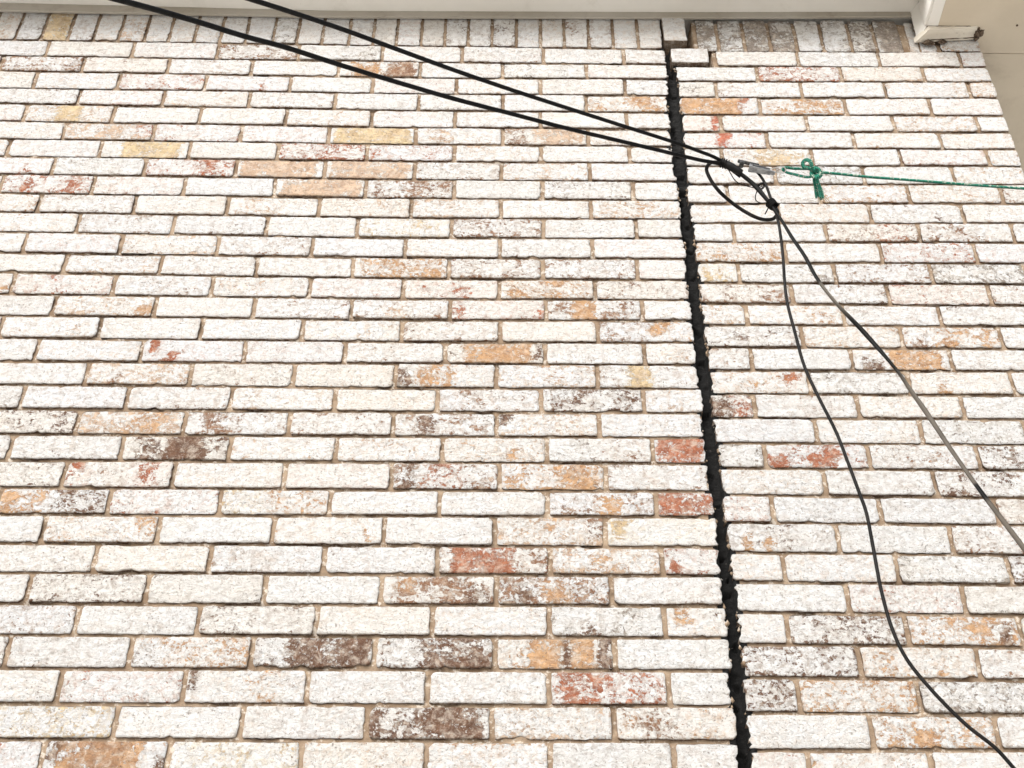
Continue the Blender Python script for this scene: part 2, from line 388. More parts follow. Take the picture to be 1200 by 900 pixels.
WEAR = [('L', 0, -1.702, -1.67, 'P', 0.5),
('L', 0, -1.569, -1.489, 'Y', 0.9),
('L', 0, -1.315, -1.243, 'P', 0.35),
('L', 0, -0.304, -0.234, 'B', 0.35),
('L', 0, -0.005, 0.063, 'P', 0.5),
('L', 0, 0.076, 0.141, 'K', 0.5),
('R', 0, 0.477, 0.55, 'G', 0.6),
('R', 0, 0.564, 0.639, 'G', 0.45),
('R', 0, 0.642, 0.718, 'G', 0.75),
('R', 0, 0.726, 0.8, 'G', 0.6),
('R', 0, 0.808, 0.889, 'G', 0.35),
('R', 0, 0.898, 0.979, 'G', 0.4),
('R', 0, 0.979, 1.061, 'G', 0.55),
('R', 0, 1.061, 1.148, 'G', 0.85),
('L', 1, -0.981, -0.77, 'K', 0.35),
('L', 1, -0.624, -0.504, 'G', 0.5),
('L', 2, -1.664, -1.416, 'K', 0.15),
('L', 2, -1.402, -1.155, 'K', 0.25),
('L', 2, -0.604, -0.486, 'O', 0.75),
('L', 2, -0.486, -0.387, 'K', 0.8),
('L', 2, -0.119, 0.117, 'G', 0.3),
('L', 3, -1.277, -1.03, 'R', 0.42),
('L', 3, -0.869, -0.823, 'R', 0.7),
('L', 4, -1.115, -0.898, 'P', 0.25),
('L', 4, 0.138, 0.369, 'O', 0.6),
('L', 4, 0.266, 0.356, 'O', 0.75),
('L', 5, -1.442, -1.367, 'Y', 0.9),
('L', 5, -1.518, -1.279, 'P', 0.35),
('L', 6, -1.387, -1.151, 'P', 0.55),
('L', 6, -1.188, -1.143, 'R', 0.5),
('L', 6, -0.877, -0.64, 'R', 0.35),
('L', 6, -0.623, -0.384, 'Y', 0.95),
('L', 6, -0.353, -0.142, 'P', 0.45),
('L', 6, -0.117, -0.042, 'K', 0.6),
('L', 6, -0.042, 0.12, 'P', 0.75),
('L', 6, 0.158, 0.245, 'P', 0.55),
('L', 7, -1.223, -1.034, 'Y', 0.9),
('L', 7, -0.761, -0.584, 'R', 0.4),
('L', 7, -0.505, -0.264, 'R', 0.4),
('L', 7, -0.251, -0.017, 'P', 0.4),
('L', 8, -1.487, -1.461, 'R', 0.6),
('L', 8, -1.002, -0.922, 'R', 0.65),
('L', 8, -1.123, -0.881, 'R', 0.25),
('L', 8, -0.868, -0.638, 'P', 0.85),
('L', 8, -0.614, -0.383, 'P', 0.8),
('L', 8, 0.006, 0.128, 'P', 0.35),
('L', 9, -1.469, -1.433, 'R', 0.7),
('L', 9, -1.385, -1.361, 'R', 0.6),
('L', 9, -1.342, -1.285, 'R', 0.75),
('L', 9, -0.75, -0.511, 'P', 0.9),
('L', 9, -0.491, -0.259, 'K', 0.55),
('L', 9, 0.005, 0.246, 'B', 0.25),
('L', 10, -0.86, -0.718, 'P', 0.55),
('L', 10, -0.621, -0.375, 'P', 0.5),
('L', 10, 0.14, 0.372, 'P', 0.5),
('L', 10, 0.218, 0.313, 'O', 0.55),
('L', 11, -0.506, -0.263, 'Y', 0.4),
('L', 11, -0.249, -0.008, 'K', 0.35),
('L', 12, -1.333, -1.218, 'R', 0.25),
('L', 12, -1.0, -0.908, 'P', 0.3),
('L', 13, -1.259, -1.03, 'P', 0.35),
('L', 13, -1.146, -1.089, 'K', 0.5),
('L', 13, -0.499, -0.267, 'O', 0.7),
('L', 13, -0.249, -0.01, 'K', 0.3),
('L', 13, 0.002, 0.241, 'K', 0.2),
('L', 14, -1.433, -1.404, 'O', 0.7),
('L', 14, -1.344, -1.317, 'R', 0.6),
('L', 14, -1.126, -0.885, 'K', 0.35),
('L', 14, -0.873, -0.623, 'P', 0.35),
('L', 14, -0.672, -0.623, 'K', 0.5),
('L', 14, -0.365, -0.127, 'R', 0.42),
('L', 14, -0.116, 0.124, 'O', 0.6),
('L', 14, 0.135, 0.372, 'K', 0.45),
('L', 15, -1.264, -1.017, 'P', 0.5),
('L', 15, -1.061, -1.022, 'O', 0.7),
('L', 15, -0.498, -0.255, 'K', 0.35),
('L', 15, -0.421, -0.354, 'P', 0.6),
('L', 15, -0.237, -0.219, 'R', 0.65),
('L', 15, -0.036, -0.005, 'R', 0.85),
('L', 15, 0.007, 0.062, 'K', 0.65),
('L', 15, 0.066, 0.133, 'O', 0.95),
('L', 15, 0.137, 0.244, 'K', 0.6),
('L', 16, -1.221, -1.184, 'P', 0.6),
('L', 16, -0.525, -0.376, 'P', 0.4),
('L', 16, -0.115, 0.126, 'P', 0.15),
('L', 16, 0.137, 0.257, 'K', 0.3),
('L', 16, 0.257, 0.323, 'O', 0.8),
('L', 17, -0.995, -0.975, 'R', 0.7),
('L', 17, -0.965, -0.922, 'R', 0.9),
('L', 17, -0.915, -0.776, 'R', 0.22),
('L', 17, -0.254, -0.226, 'B', 0.6),
('L', 17, -0.217, -0.034, 'O', 0.8),
('L', 17, -0.185, -0.077, 'O', 0.95),
('L', 17, -0.034, -0.006, 'B', 0.75),
('L', 17, 0.25, 0.369, 'P', 0.4),
('L', 18, -1.125, -0.903, 'P', 0.35),
('L', 18, -1.082, -1.051, 'K', 0.6),
('L', 18, -0.372, -0.342, 'B', 0.9),
('L', 18, -0.332, -0.226, 'O', 0.7),
('L', 18, -0.215, -0.13, 'P', 0.4),
('L', 18, -0.12, 0.118, 'P', 0.25),
('L', 18, -0.013, 0.04, 'O', 0.6),
('L', 18, 0.131, 0.369, 'K', 0.3),
('L', 18, 0.199, 0.273, 'Y', 0.85),
('L', 19, -1.338, -1.286, 'B', 0.45),
('L', 19, -0.505, -0.276, 'P', 0.25),
('L', 19, -0.259, -0.025, 'K', 0.4),
('L', 19, -0.01, 0.231, 'B', 0.5),
('L', 19, 0.243, 0.369, 'P', 0.4),
('L', 20, -1.319, -1.139, 'B', 0.35),
('L', 20, -1.124, -0.883, 'P', 0.55),
('L', 20, -1.012, -0.92, 'O', 0.7),
('L', 20, -0.837, -0.735, 'K', 0.6),
('L', 20, -0.375, -0.132, 'K', 0.5),
('L', 20, -0.313, -0.268, 'B', 0.75),
('L', 20, -0.122, -0.083, 'B', 0.8),
('L', 20, -0.077, 0.119, 'P', 0.45),
('L', 21, -1.001, -0.917, 'B', 0.55),
('L', 21, -0.921, -0.806, 'B', 0.9),
('L', 21, -0.805, -0.759, 'B', 0.6),
('L', 21, -0.751, -0.508, 'P', 0.2),
('L', 21, -0.492, -0.259, 'P', 0.4),
('L', 21, -0.249, -0.01, 'P', 0.45),
('L', 21, -0.099, -0.079, 'O', 0.85),
('L', 21, 0.001, 0.116, 'G', 0.4),
('L', 21, 0.116, 0.244, 'K', 0.35),
('L', 21, 0.252, 0.37, 'R', 0.85),
('L', 22, -1.281, -1.138, 'B', 0.4),
('L', 22, -1.126, -1.086, 'R', 0.8),
('L', 22, -1.062, -0.983, 'K', 0.3),
('L', 22, -0.967, -0.911, 'R', 0.65),
('L', 22, -0.36, -0.126, 'K', 0.6),
('L', 22, -0.336, -0.314, 'B', 0.95),
('L', 22, -0.306, -0.196, 'R', 0.6),
('L', 22, -0.11, 0.129, 'O', 0.65),
('L', 22, 0.033, 0.113, 'O', 0.85),
('L', 23, -1.262, -1.232, 'O', 0.95),
('L', 23, -1.232, -1.154, 'O', 0.65),
('L', 23, -1.154, -1.017, 'B', 0.5),
('L', 23, -0.747, -0.655, 'Y', 0.3),
('L', 23, -0.645, -0.518, 'O', 0.45),
('L', 23, 0.002, 0.111, 'K', 0.45),
('L', 23, 0.107, 0.17, 'O', 0.75),
('L', 23, 0.17, 0.243, 'K', 0.5),
('L', 23, 0.252, 0.373, 'R', 0.8),
('L', 24, -1.012, -0.973, 'P', 0.4),
('L', 24, -0.948, -0.895, 'O', 0.75),
('L', 24, -0.42, -0.403, 'O', 0.65),
('L', 24, -0.115, 0.089, 'P', 0.2),
('L', 24, -0.012, 0.015, 'O', 0.65),
('L', 24, 0.085, 0.119, 'K', 0.5),
('L', 24, 0.131, 0.185, 'Y', 0.6),
('L', 25, -0.243, -0.009, 'K', 0.5),
('L', 25, -0.219, -0.076, 'R', 0.82),
('L', 25, 0.004, 0.242, 'P', 0.45),
('L', 25, 0.086, 0.143, 'O', 0.55),
('L', 25, 0.267, 0.292, 'R', 0.75),
('L', 26, -1.141, -1.093, 'B', 0.4),
('L', 26, -0.362, -0.128, 'K', 0.7),
('L', 26, -0.356, -0.291, 'O', 0.6),
('L', 26, -0.188, -0.141, 'B', 0.8),
('L', 26, -0.109, 0.127, 'K', 0.6),
('L', 26, -0.085, -0.048, 'B', 0.8),
('L', 26, -0.01, 0.046, 'O', 0.7),
('L', 27, -0.911, -0.883, 'B', 0.35),
('L', 27, 0.074, 0.099, 'B', 0.65),
('L', 27, 0.122, 0.197, 'G', 0.5),
('L', 27, 0.249, 0.313, 'O', 0.75),
('L', 27, 0.339, 0.372, 'B', 0.55),
('L', 28, -1.166, -1.152, 'B', 0.2),
('L', 28, -0.932, -0.896, 'B', 0.4),
('L', 28, -0.882, -0.833, 'B', 0.6),
('L', 28, -0.833, -0.662, 'O', 0.5),
('L', 28, -0.621, -0.572, 'B', 0.6),
('L', 28, -0.572, -0.379, 'B', 0.82),
('L', 28, -0.368, -0.292, 'B', 0.45),
('L', 28, -0.292, -0.126, 'B', 0.7),
('L', 28, -0.112, -0.048, 'O', 0.65),
('L', 28, -0.048, 0.024, 'O', 0.97),
('L', 28, 0.024, 0.039, 'B', 0.95),
('L', 28, 0.039, 0.1, 'O', 0.97),
('L', 28, 0.1, 0.126, 'B', 0.95),
('L', 29, -0.756, -0.738, 'B', 0.75),
('L', 29, -0.646, -0.57, 'O', 0.55),
('L', 29, -0.554, -0.528, 'K', 0.4),
('L', 29, -0.001, 0.236, 'R', 0.42),
('L', 29, 0.005, 0.133, 'R', 0.68),
('L', 29, 0.142, 0.233, 'R', 0.6),
('L', 30, -1.11, -1.084, 'Y', 0.4),
('L', 30, -0.375, -0.131, 'B', 0.55),
('L', 30, -0.373, -0.352, 'B', 0.95),
('L', 30, -0.284, -0.145, 'B', 0.72),
('L', 30, -0.084, -0.014, 'P', 0.3),
('L', 30, 0.135, 0.266, 'K', 0.5),
('L', 30, 0.135, 0.161, 'O', 0.6),
('L', 30, 0.266, 0.371, 'O', 0.45),
('L', 31, -1.023, -0.98, 'B', 0.8),
('L', 31, -1.002, -0.818, 'O', 0.97),
('L', 31, -0.98, -0.852, 'K', 0.9),
('L', 31, -0.793, -0.779, 'B', 0.9),
('L', 31, -0.767, -0.511, 'Y', 0.4),
('R', 1, 0.41, 0.522, 'K', 0.2),
('R', 2, 0.672, 0.912, 'R', 0.3),
('R', 3, 0.417, 0.523, 'G', 0.4),
('R', 3, 1.043, 1.296, 'P', 0.1),
('R', 4, 0.414, 0.598, 'O', 0.9),
('R', 4, 0.588, 0.624, 'R', 0.7),
('R', 4, 0.624, 0.649, 'P', 0.5),
('R', 4, 0.657, 0.906, 'O', 0.65),
('R', 5, 0.496, 0.526, 'S', 0.98),
('R', 5, 0.473, 0.491, 'R', 0.55),
('R', 5, 1.046, 1.287, 'P', 0.4),
('R', 5, 1.3, 1.376, 'P', 0.2),
('R', 6, 0.504, 0.549, 'S', 0.95),
('R', 7, 0.524, 0.771, 'P', 0.5),
('R', 7, 0.598, 0.759, 'Y', 0.6),
('R', 9, 1.034, 1.286, 'P', 0.4),
('R', 10, 1.077, 1.108, 'B', 0.4),
('R', 11, 0.77, 1.021, 'K', 0.4),
('R', 11, 0.904, 0.986, 'R', 0.4),
('R', 11, 1.033, 1.28, 'K', 0.42),
('R', 12, 0.406, 0.643, 'O', 0.5),
('R', 12, 0.914, 1.157, 'R', 0.38),
('R', 13, 0.411, 0.445, 'Y', 0.95),
('R', 13, 0.445, 0.513, 'Y', 0.5),
('R', 13, 0.52, 0.771, 'G', 0.45),
('R', 13, 1.037, 1.278, 'G', 0.35),
('R', 14, 0.409, 0.64, 'K', 0.5),
('R', 15, 0.413, 0.515, 'P', 0.6),
('R', 15, 0.641, 0.763, 'O', 0.5),
('R', 16, 0.413, 0.649, 'B', 0.5),
('R', 16, 0.66, 0.905, 'P', 0.35),
('R', 16, 0.927, 0.982, 'K', 0.7),
('R', 16, 0.981, 1.161, 'O', 0.5),
('R', 17, 0.79, 0.85, 'B', 0.85),
('R', 17, 0.85, 1.01, 'O', 0.8),
('R', 18, 0.474, 0.637, 'O', 0.5),
('R', 18, 0.58, 0.633, 'R', 0.65),
('R', 18, 0.962, 0.999, 'O', 0.65),
('R', 19, 0.403, 0.451, 'B', 0.85),
('R', 19, 0.451, 0.501, 'R', 0.8),
('R', 21, 0.41, 0.511, 'G', 0.2),
('R', 21, 0.521, 0.572, 'R', 0.85),
('R', 21, 0.572, 0.623, 'R', 0.5),
('R', 21, 0.612, 0.694, 'R', 0.8),
('R', 21, 0.694, 0.761, 'R', 0.55),
('R', 21, 0.769, 1.019, 'K', 0.4),
('R', 21, 1.029, 1.131, 'B', 0.55),
('R', 22, 0.912, 1.112, 'B', 0.5),
('R', 23, 0.768, 1.025, 'G', 0.25),
('R', 24, 0.411, 0.649, 'B', 0.4),
('R', 24, 0.432, 0.469, 'O', 0.9),
('R', 24, 0.48, 0.523, 'O', 0.9),
('R', 26, 0.657, 0.903, 'R', 0.35),
('R', 27, 0.518, 0.761, 'B', 0.45),
('R', 27, 0.775, 1.01, 'O', 0.6),
('R', 27, 0.932, 0.956, 'O', 0.97),
('R', 27, 0.956, 0.996, 'B', 0.85),
('R', 28, 0.409, 0.43, 'B', 0.4),
('R', 28, 0.674, 0.72, 'O', 0.65),
('R', 28, 0.81, 0.837, 'O', 0.5),
('R', 29, 0.404, 0.51, 'B', 0.6),
('R', 29, 0.643, 0.679, 'O', 0.5),
('R', 29, 0.776, 0.981, 'G', 0.3),
('R', 30, 0.657, 0.901, 'O', 0.45),
('R', 30, 0.735, 0.788, 'O', 0.9),
('R', 30, 0.665, 0.693, 'O', 0.7)]

CLAY = {'P': (0.74, 0.54, 0.38), 'O': (0.66, 0.385, 0.19), 'Y': (0.80, 0.63, 0.37), 'R': (0.48, 0.15, 0.065),
        'B': (0.165, 0.075, 0.038), 'K': (0.33, 0.17, 0.09), 'G': (0.33, 0.29, 0.25), 'S': (0.60, 0.17, 0.09)}

def interp(u, xs, ys):
    if u <= xs[0]: i = 0
    elif u >= xs[-1]: i = len(xs) - 2
    else: i = max(k for k in range(len(xs) - 1) if xs[k] <= u)
    t = (u - xs[i]) / (xs[i + 1] - xs[i])
    t = max(-1.2, min(2.2, t))
    return ys[i] + t * (ys[i + 1] - ys[i])

def bed(side, k, u):
    tab, kn = (BED_L, KN_L) if side == 'L' else (BED_R, KN_R)
    if k > 30: return interp(u, kn, tab[30]) - 0.0766 * (k - 30)
    return interp(u, kn, tab[k])

def wear_of(side, row):
    return [w for w in WEAR if w[0] == side and w[1] == row]

def smooth(a, b, x):
    t = max(0.0, min(1.0, (x - a) / (b - a))); return t * t * (3 - 2 * t)

def brick_vf(side, row, u0, u1, zf_bot, zf_top, y=0.0, flank=(0.11, 0.060, 0.032), rag=(1, 1), depth=0.093, cell=0.009, spots=(), chip=1.0, lean=0.0, dirt=0.0):
    """one brick: uneven front, worn arrises, straight sides running back into the wall"""
    rnd = random.Random(int((u0 * 1000 + row * 7919) % 1e9) + (5 if side == 'R' else 0))
    w = u1 - u0
    zc = 0.5 * (zf_bot(u0) + zf_top(u0)); h = zf_top(u0) - zf_bot(u0)
    nx = max(3, int(w / cell)); nz = max(3, int(h / cell))
    rim = 0.0022
    ss = [0, rim / w] + [i / nx for i in range(1, nx)] + [1 - rim / w, 1]
    ts = [0, rim / h] + [i / nz for i in range(1, nz)] + [1 - rim / h, 1]
    tilt_x = rnd.uniform(-.0012, .0012); tilt_z = rnd.uniform(-.0016, .0016); off = rnd.uniform(-.0012, .0018)
    base = rnd.random() ** 1.35 * 0.31 + (0.05 if side == 'R' else 0.01)
    bc = rnd.choice('KKKPPORGB')
    seed = rnd.uniform(0, 50)
    cc = [rnd.random() < 0.16 * chip for _ in range(4)]          # chipped corners
    if spots: base += 0.10; bc = max(spots, key=lambda w: (w[3] - w[2]) * w[5])[4]
    cs = [rnd.uniform(.005, .010) for _ in range(4)]
    V, COL = [], []
    ns, nt = len(ss), len(ts)
    for j, t in enumerate(ts):
        for i, s in enumerate(ss):
            u = u0 + w * s
            z = zf_bot(u) + (zf_top(u) - zf_bot(u)) * t
            p = Vector((u, seed, z))
            edge = min(s * w, (1 - s) * w, t * h, (1 - t) * h)
            yy = y + off + tilt_x * (s - .5) * 2 + tilt_z * (t - .5) * 2
            yy += 0.0013 * noise.noise(p * 22) + 0.0010 * noise.noise(p * 70)
            onx = i in (0, ns - 1); onz = j in (0, nt - 1)
            if onx or onz: yy += 0.0017
            # ragged outline
            if i < 2 or i > ns - 3:
                d = 0.0030 * noise.noise(p * 95) + 0.0014 * noise.noise(p * 25)
                d *= rag[0] if i < 2 else rag[1]
                if max(rag) > 1 and d * (1 if i < 2 else -1) < 0: d *= .5
                u += d + (0.0012 if i == 0 else (-0.0012 if i == ns - 1 else 0)) * (1 if j in (0, nt - 1) else 0)
            if j < 2 or j > nt - 3:
                n = noise.noise(Vector((u * 38, seed, j // 3)))
                d = 0.0017 * noise.noise(p * 100) + 0.0012 * noise.noise(p * 20)
                if n > 0.38: d += (n - 0.38) * 0.016 * (1 if j < 2 else -1)
                z += d
            # corners knocked off
            for q, (cu, cv) in enumerate(((0, 0), (1, 0), (1, 1), (0, 1))):
                du = abs(s - cu) * w; dv = abs(t - cv) * h
                rad = cs[q] if cc[q] else 0.0028
                if du + dv < rad:
                    k = (rad - du - dv) / rad
                    u += (1 - 2 * cu) * rad * 0.42 * k; z += (1 - 2 * cv) * rad * 0.42 * k
                    yy += (0.004 if cc[q] else 0.001) * k
            # colour of the clay, and how much paint is gone
            a = base + 0.10 * noise.noise(p * 9) + (0.13 if edge < .004 else 0.05 if edge < .012 else 0)
            rgb = Vector(CLAY[bc])
            wsum = 0.0; acc = Vector((0, 0, 0)); amax = a
            for (_s, _r, a0, a1, c, st) in spots:
                uw = u + 0.016 * noise.noise(p * 26 + Vector((a0 * 31, 0, 0))) + 0.006 * noise.noise(p * 70)
                m = min(.016, (a1 - a0) * .35)
                f = smooth(a0 - .007, a0 + m, uw) * (1 - smooth(a1 - m, a1 + .007, uw))
                # patches rarely reach over the whole height of the face
                f *= 1 - 0.55 * smooth(0.15, 0.6, noise.noise(Vector((a0 * 17, seed, t * 2.4 + u * 9))) + .25) * (1 - st)
                if a1 - a0 < .07 and st < .93:
                    tc = .5 + .34 * math.sin(a0 * 913.0)
                    f *= 1 - smooth(.22, .58, abs(t - tc + .22 * noise.noise(p * 30)))
                if f > 0:
                    wt = f * (st + .05) ** 2 / max(.02, a1 - a0); acc += Vector(CLAY[c]) * wt; wsum += wt
                    amax = max(amax, f * (min(st, .88) * 0.90 + 0.24 * noise.noise(p * 18)) + (1 - f) * a)
            if wsum > 0: rgb = acc / wsum
            V.append((u, yy, z)); COL.append((rgb[0], rgb[1], rgb[2], max(0.0, min(1.0, amax + dirt))))
    F = []
    idx = lambda i, j: j * ns + i
    for j in range(nt - 1):
        for i in range(ns - 1):
            F.append((idx(i, j), idx(i + 1, j), idx(i + 1, j + 1), idx(i, j + 1)))
    ring = [idx(i, 0) for i in range(ns)] + [idx(ns - 1, j) for j in range(1, nt)] + [idx(i, nt - 1) for i in range(ns - 2, -1, -1)] + [idx(0, j) for j in range(nt - 2, 0, -1)]
    prev = ring
    for dy, cl, ls in ((0.0035, flank, 1.4), (depth, tuple(q * 1.2 for q in flank), 1.6)):
        cur = []
        for r in ring:
            v = V[r]; cur.append(len(V)); V.append((v[0], y + dy, v[2])); COL.append(cl + (ls,))
        for k in range(len(ring)):
            k2 = (k + 1) % len(ring)
            F.append((prev[k2], prev[k], cur[k], cur[k2]))
        prev = cur
    F.append(tuple(prev))
    return V, F, COL

def put_brick(parent, side, row, u0, u1, zb, zt, name='brick', **kw):
    V, F, COL = brick_vf(side, row, u0, u1, zb, zt, **kw)
    cx, cz = (u0 + u1) / 2, (zb(u0) + zt(u0)) / 2
    cy = kw.get('y', 0.0)
    V = [(x - cx, y - cy, z - cz) for x, y, z in V]
    o = link_mesh(name, V, F, M_BRICK, parent)
    o.location = (cx, cy, cz)
    a = o.data.attributes.new('clay', 'FLOAT_COLOR', 'POINT')
    a.data.foreach_set('color', [c for q in COL for c in q])
    return o

HJ = 0.0058       # half of a head joint
BJ = 0.0046       # half of a bed joint

main_wall = thing('brick_wall', 'long whitewashed brick wall filling the picture left of the black vertical gap', 'brick wall')
side_wall = thing('brick_wall', 'narrow whitewashed brick wall right of the black gap, ending at the building corner', 'brick wall')

edgeL, edgeR = [], []          # the two lips of the gap, course by course
extra = []                     # courses outside the picture, joined
def course(side, row):
    joints = (JOINT_L if side == 'L' else JOINT_R)[row - 1]
    return list(joints)

for row in range(1, 32):
    zb = lambda u, r=row: bed('L', r, u) + BJ
    zt = lambda u, r=row: bed('L', r - 1, u) - BJ
    js = course('L', row); js[-1] += random.uniform(-.0015, .0045)
    edgeL.append((0.5 * (zb(.4) + zt(.4)), js[-1]))
    first = js[0] - 0.254
    cuts = [first] + js
    sp = wear_of('L', row)
    for i in range(len(cuts) - 1):
        a = cuts[i] + HJ; b = cuts[i + 1] - (HJ if i < len(cuts) - 2 else 0.0)
        if b < -1.30 - 0.14 * (31 - row) / 10.0 and i == 0 and b < -1.75: continue
        if b - a < 0.02: continue
        put_brick(main_wall, 'L', row, a, b, zb, zt, rag=(1, 3.2 if i == len(cuts) - 2 else 1), spots=[w for w in sp if a - .01 < 0.5 * (w[2] + w[3]) < b + .01])
    for k in range(3):
        b = cuts[0] - HJ - k * 0.254
        extra.append(('L', row, b - 0.242, b, zb, zt))

    zb = lambda u, r=row: bed('R', r, u) + BJ
    zt = lambda u, r=row: bed('R', r - 1, u) - BJ
    js = course('R', row); js[0] -= random.uniform(-.0015, .0045)
    edgeR.append((0.5 * (zb(.5) + zt(.5)), js[0]))
    corner = 1.377
    cuts = list(js)
    if row <= 7: cuts[-1] = corner
    while cuts[-1] < corner - 0.01:
        nxt = cuts[-1] + 0.254
        if nxt > corner - 0.04: nxt = corner
        cuts.append(nxt)
    sp = wear_of('R', row)
    for i in range(len(cuts) - 1):
        a = cuts[i] + (HJ if i else 0.0); b = cuts[i + 1] - (HJ if i < len(cuts) - 2 else 0.0)
        kw = {}
        if row == 1 and i == 0:       # half brick worked loose beside the gap
            kw = dict(y=-0.011); b = 0.5155
            zt1 = lambda u: bed('R', 0, u) - BJ - 0.001
            zb1 = lambda u: bed('R', 1, u) + BJ + 0.0025 - (u - .4) * 0.02
            lb = put_brick(side_wall, 'R', row, a, b, zb1, zt1, spots=sp[:1], **kw)
            lb['label'] = 'half brick worked loose and standing proud beside the gap'
            continue
        put_brick(side_wall, 'R', row, a, b, zb, zt, rag=(3.2 if i == 0 else 1, 1), spots=[w for w in sp if a - .01 < 0.5 * (w[2] + w[3]) < b + .01])

# courses below the picture, down to the ground
for row in range(32, 66):
    for side, lo, hi in (('L', -2.5, edgeL[-1][1]), ('R', edgeR[-1][1], 1.377)):
        zb = lambda u, r=row, s=side: bed(s, r, u) + BJ
        zt = lambda u, r=row, s=side: bed(s, r - 1, u) - BJ
        if zb(0) < 0.02: continue
        b = hi; first = True
        while b > lo + 0.06:
            wd = 0.242 if not (first and row % 2) else 0.115
            if side == 'R' and first: wd = 0.242 if row % 2 else 0.115
            a = max(lo, b - wd); extra.append((side, row, a, b, zb, zt)); b = a - 0.012; first = False

# soldier course under the frieze
def soldiers(side, joints, parent, first, z_top, hj=0.0052, **kw):
    sp = wear_of(side, 0)
    cuts = [first] + joints
    for i in range(len(cuts) - 1):
        a, b = cuts[i] + hj, cuts[i + 1] - hj
        zt = (lambda u: z_top(u))
        zb = (lambda u, s=side: bed(s, 0, u) + BJ)
        put_brick(parent, side, 0, a, b, zb, zt, spots=[w for w in sp if a - .01 < 0.5 * (w[2] + w[3]) < b + .01], **kw)
soldiers('L', SOLDIER_L, main_wall, SOLDIER_L[0] - 0.078, lambda u: 5.30)
soldiers('R', SOLDIER_R, side_wall, 0.4870, lambda u: 5.211 + (u - .5) * .013, y=0.004, hj=0.0062, dirt=0.10)
for k in range(9):
    b = SOLDIER_L[0] - 0.078 - k * 0.078 - .0052
    extra.append(('L', 0, b - 0.0676, b, lambda u: bed('L', 0, u) + BJ, lambda u: 5.30))
# soldier brick that has dropped out of line over the gap, its broken foot showing
db = put_brick(side_wall, 'R', 0, 0.3840, 0.4560, lambda u: 5.086, lambda u: 5.30, y=-0.010, chip=1.5, flank=(0.26, 0.19, 0.13))
db['label'] = 'short upright brick over the gap with its brown foot showing'
# cut pieces under the corner moulding
put_brick(side_wall, 'R', 0, 1.1605, 1.1885, lambda u: bed('R', 0, u) + BJ, lambda u: 5.212, y=0.005, dirt=0.1)
put_brick(side_wall, 'R', 0, 1.1945, 1.244, lambda u: bed('R', 0, u) + BJ, lambda u: 5.135, y=0.006, dirt=0.08)
put_brick(side_wall, 'R', 0, 1.256, 1.377, lambda u: bed('R', 0, u) + BJ, lambda u: 5.128, y=0.0, chip=2, dirt=0.1)

for side, parent in (('L', main_wall), ('R', side_wall)):
    V, F, COL = [], [], []
    for (s, row, a, b, zb, zt) in extra:
        if s != side: continue
        v, f, c = brick_vf(s, row, a, b, zb, zt, cell=0.05)
        n = len(V); V += v; COL += c; F += [tuple(i + n for i in q) for q in f]
    if not V: continue
    o = link_mesh('outer_brickwork', V, F, M_BRICK, parent)
    at = o.data.attributes.new('clay', 'FLOAT_COLOR', 'POINT')
    at.data.foreach_set('color', [c for q in COL for c in q])
    o['kind'] = 'stuff'

# ---------------------------------------------------------------- mortar beds
def lip(tab, z):
    zs = [t[0] for t in tab]; us = [t[1] for t in tab]
    return float(np.interp(z, zs[::-1], us[::-1]))

def mortar(side, parent, lo, hi, z0, z1, du=0.0075, dz=0.0045):
    nu = int((1.3 if side == 'R' else 2.4) / du)
    nz = int((z1 - z0) / dz)
    V, F = [], []
    for j in range(nz + 1):
        z = z0 + (z1 - z0) * j / nz
        a, b = lo(z), hi(z)
        for i in range(nu + 1):
            u = a + (b - a) * i / nu
            # nearest bed joint: those are raked deeper than the head joints
            kb = min(abs(z - bed(side, k, u)) for k in (range(max(0, int((5.06 - z) / .077) - 1), max(0, int((5.06 - z) / .077)) + 3)))
            p = Vector((u, 0, z))
            y = 0.0075 if kb < 0.006 else 0.0055
            y += 0.0020 * noise.noise(p * 40) + 0.0012 * noise.noise(p * 130)
            if noise.noise(p * 11 + Vector((7, 0, 0))) > 0.33: y += 0.004
            if side == 'R' and z > 5.04 and u < 0.478: y = 0.09
            if side == 'R' and 4.972 < z < 5.062 and u < 0.527: y = 0.08
            if side == 'R' and z > bed('R', 0, u) + .002: y += 0.004
            if side == 'L' and z > 5.05 and u > 0.365: y = 0.05
            V.append((u, y, z))
    for j in range(nz):
        for i in range(nu):
            q = j * (nu + 1) + i
            F.append((q, q + 1, q + nu + 2, q + nu + 1))
    # a back and edges, so that the bed has its own thickness
    n = len(V)
    A = [(lo(z0), .094, z0), (hi(z0), .094, z0), (hi(z1), .094, z1), (lo(z1), .094, z1)]
    o = link_mesh('mortar', V, F, M_MORTAR, parent)
    return o
mortar('L', main_wall, lambda z: -2.3, lambda z: (lip(edgeL, z) if z < 5.05 else 0.377) - 0.002, 2.55, 5.29)
mortar('R', side_wall, lambda z: lip(edgeR, z) + 0.003 if z < 5.05 else 0.40, lambda z: 1.3755, 2.55, 5.206)
for side, parent, a, b in (('L', main_wall, -2.49, edgeL[-1][1] - .002), ('R', side_wall, edgeR[-1][1] + .003, 1.3755)):
    v, f = box_vf(a, b, 0.009, 0.092, 0.0, 2.548)
    link_mesh('mortar', v, f, M_MORTAR, parent, smooth=False)
v, f = box_vf(1.330, 1.3755, 0.012, 0.0915, 2.5482, 5.12)
link_mesh('corner_mortar', v, f, M_MORTAR, side_wall, smooth=False)

# sheathing of the building behind the veneer
v, f = box_vf(-2.5, 1.372, 0.098, 0.20, 0.0, 5.5)
bw = link_mesh('sheathing', v, f, M_WALLIN, main_wall, smooth=False)

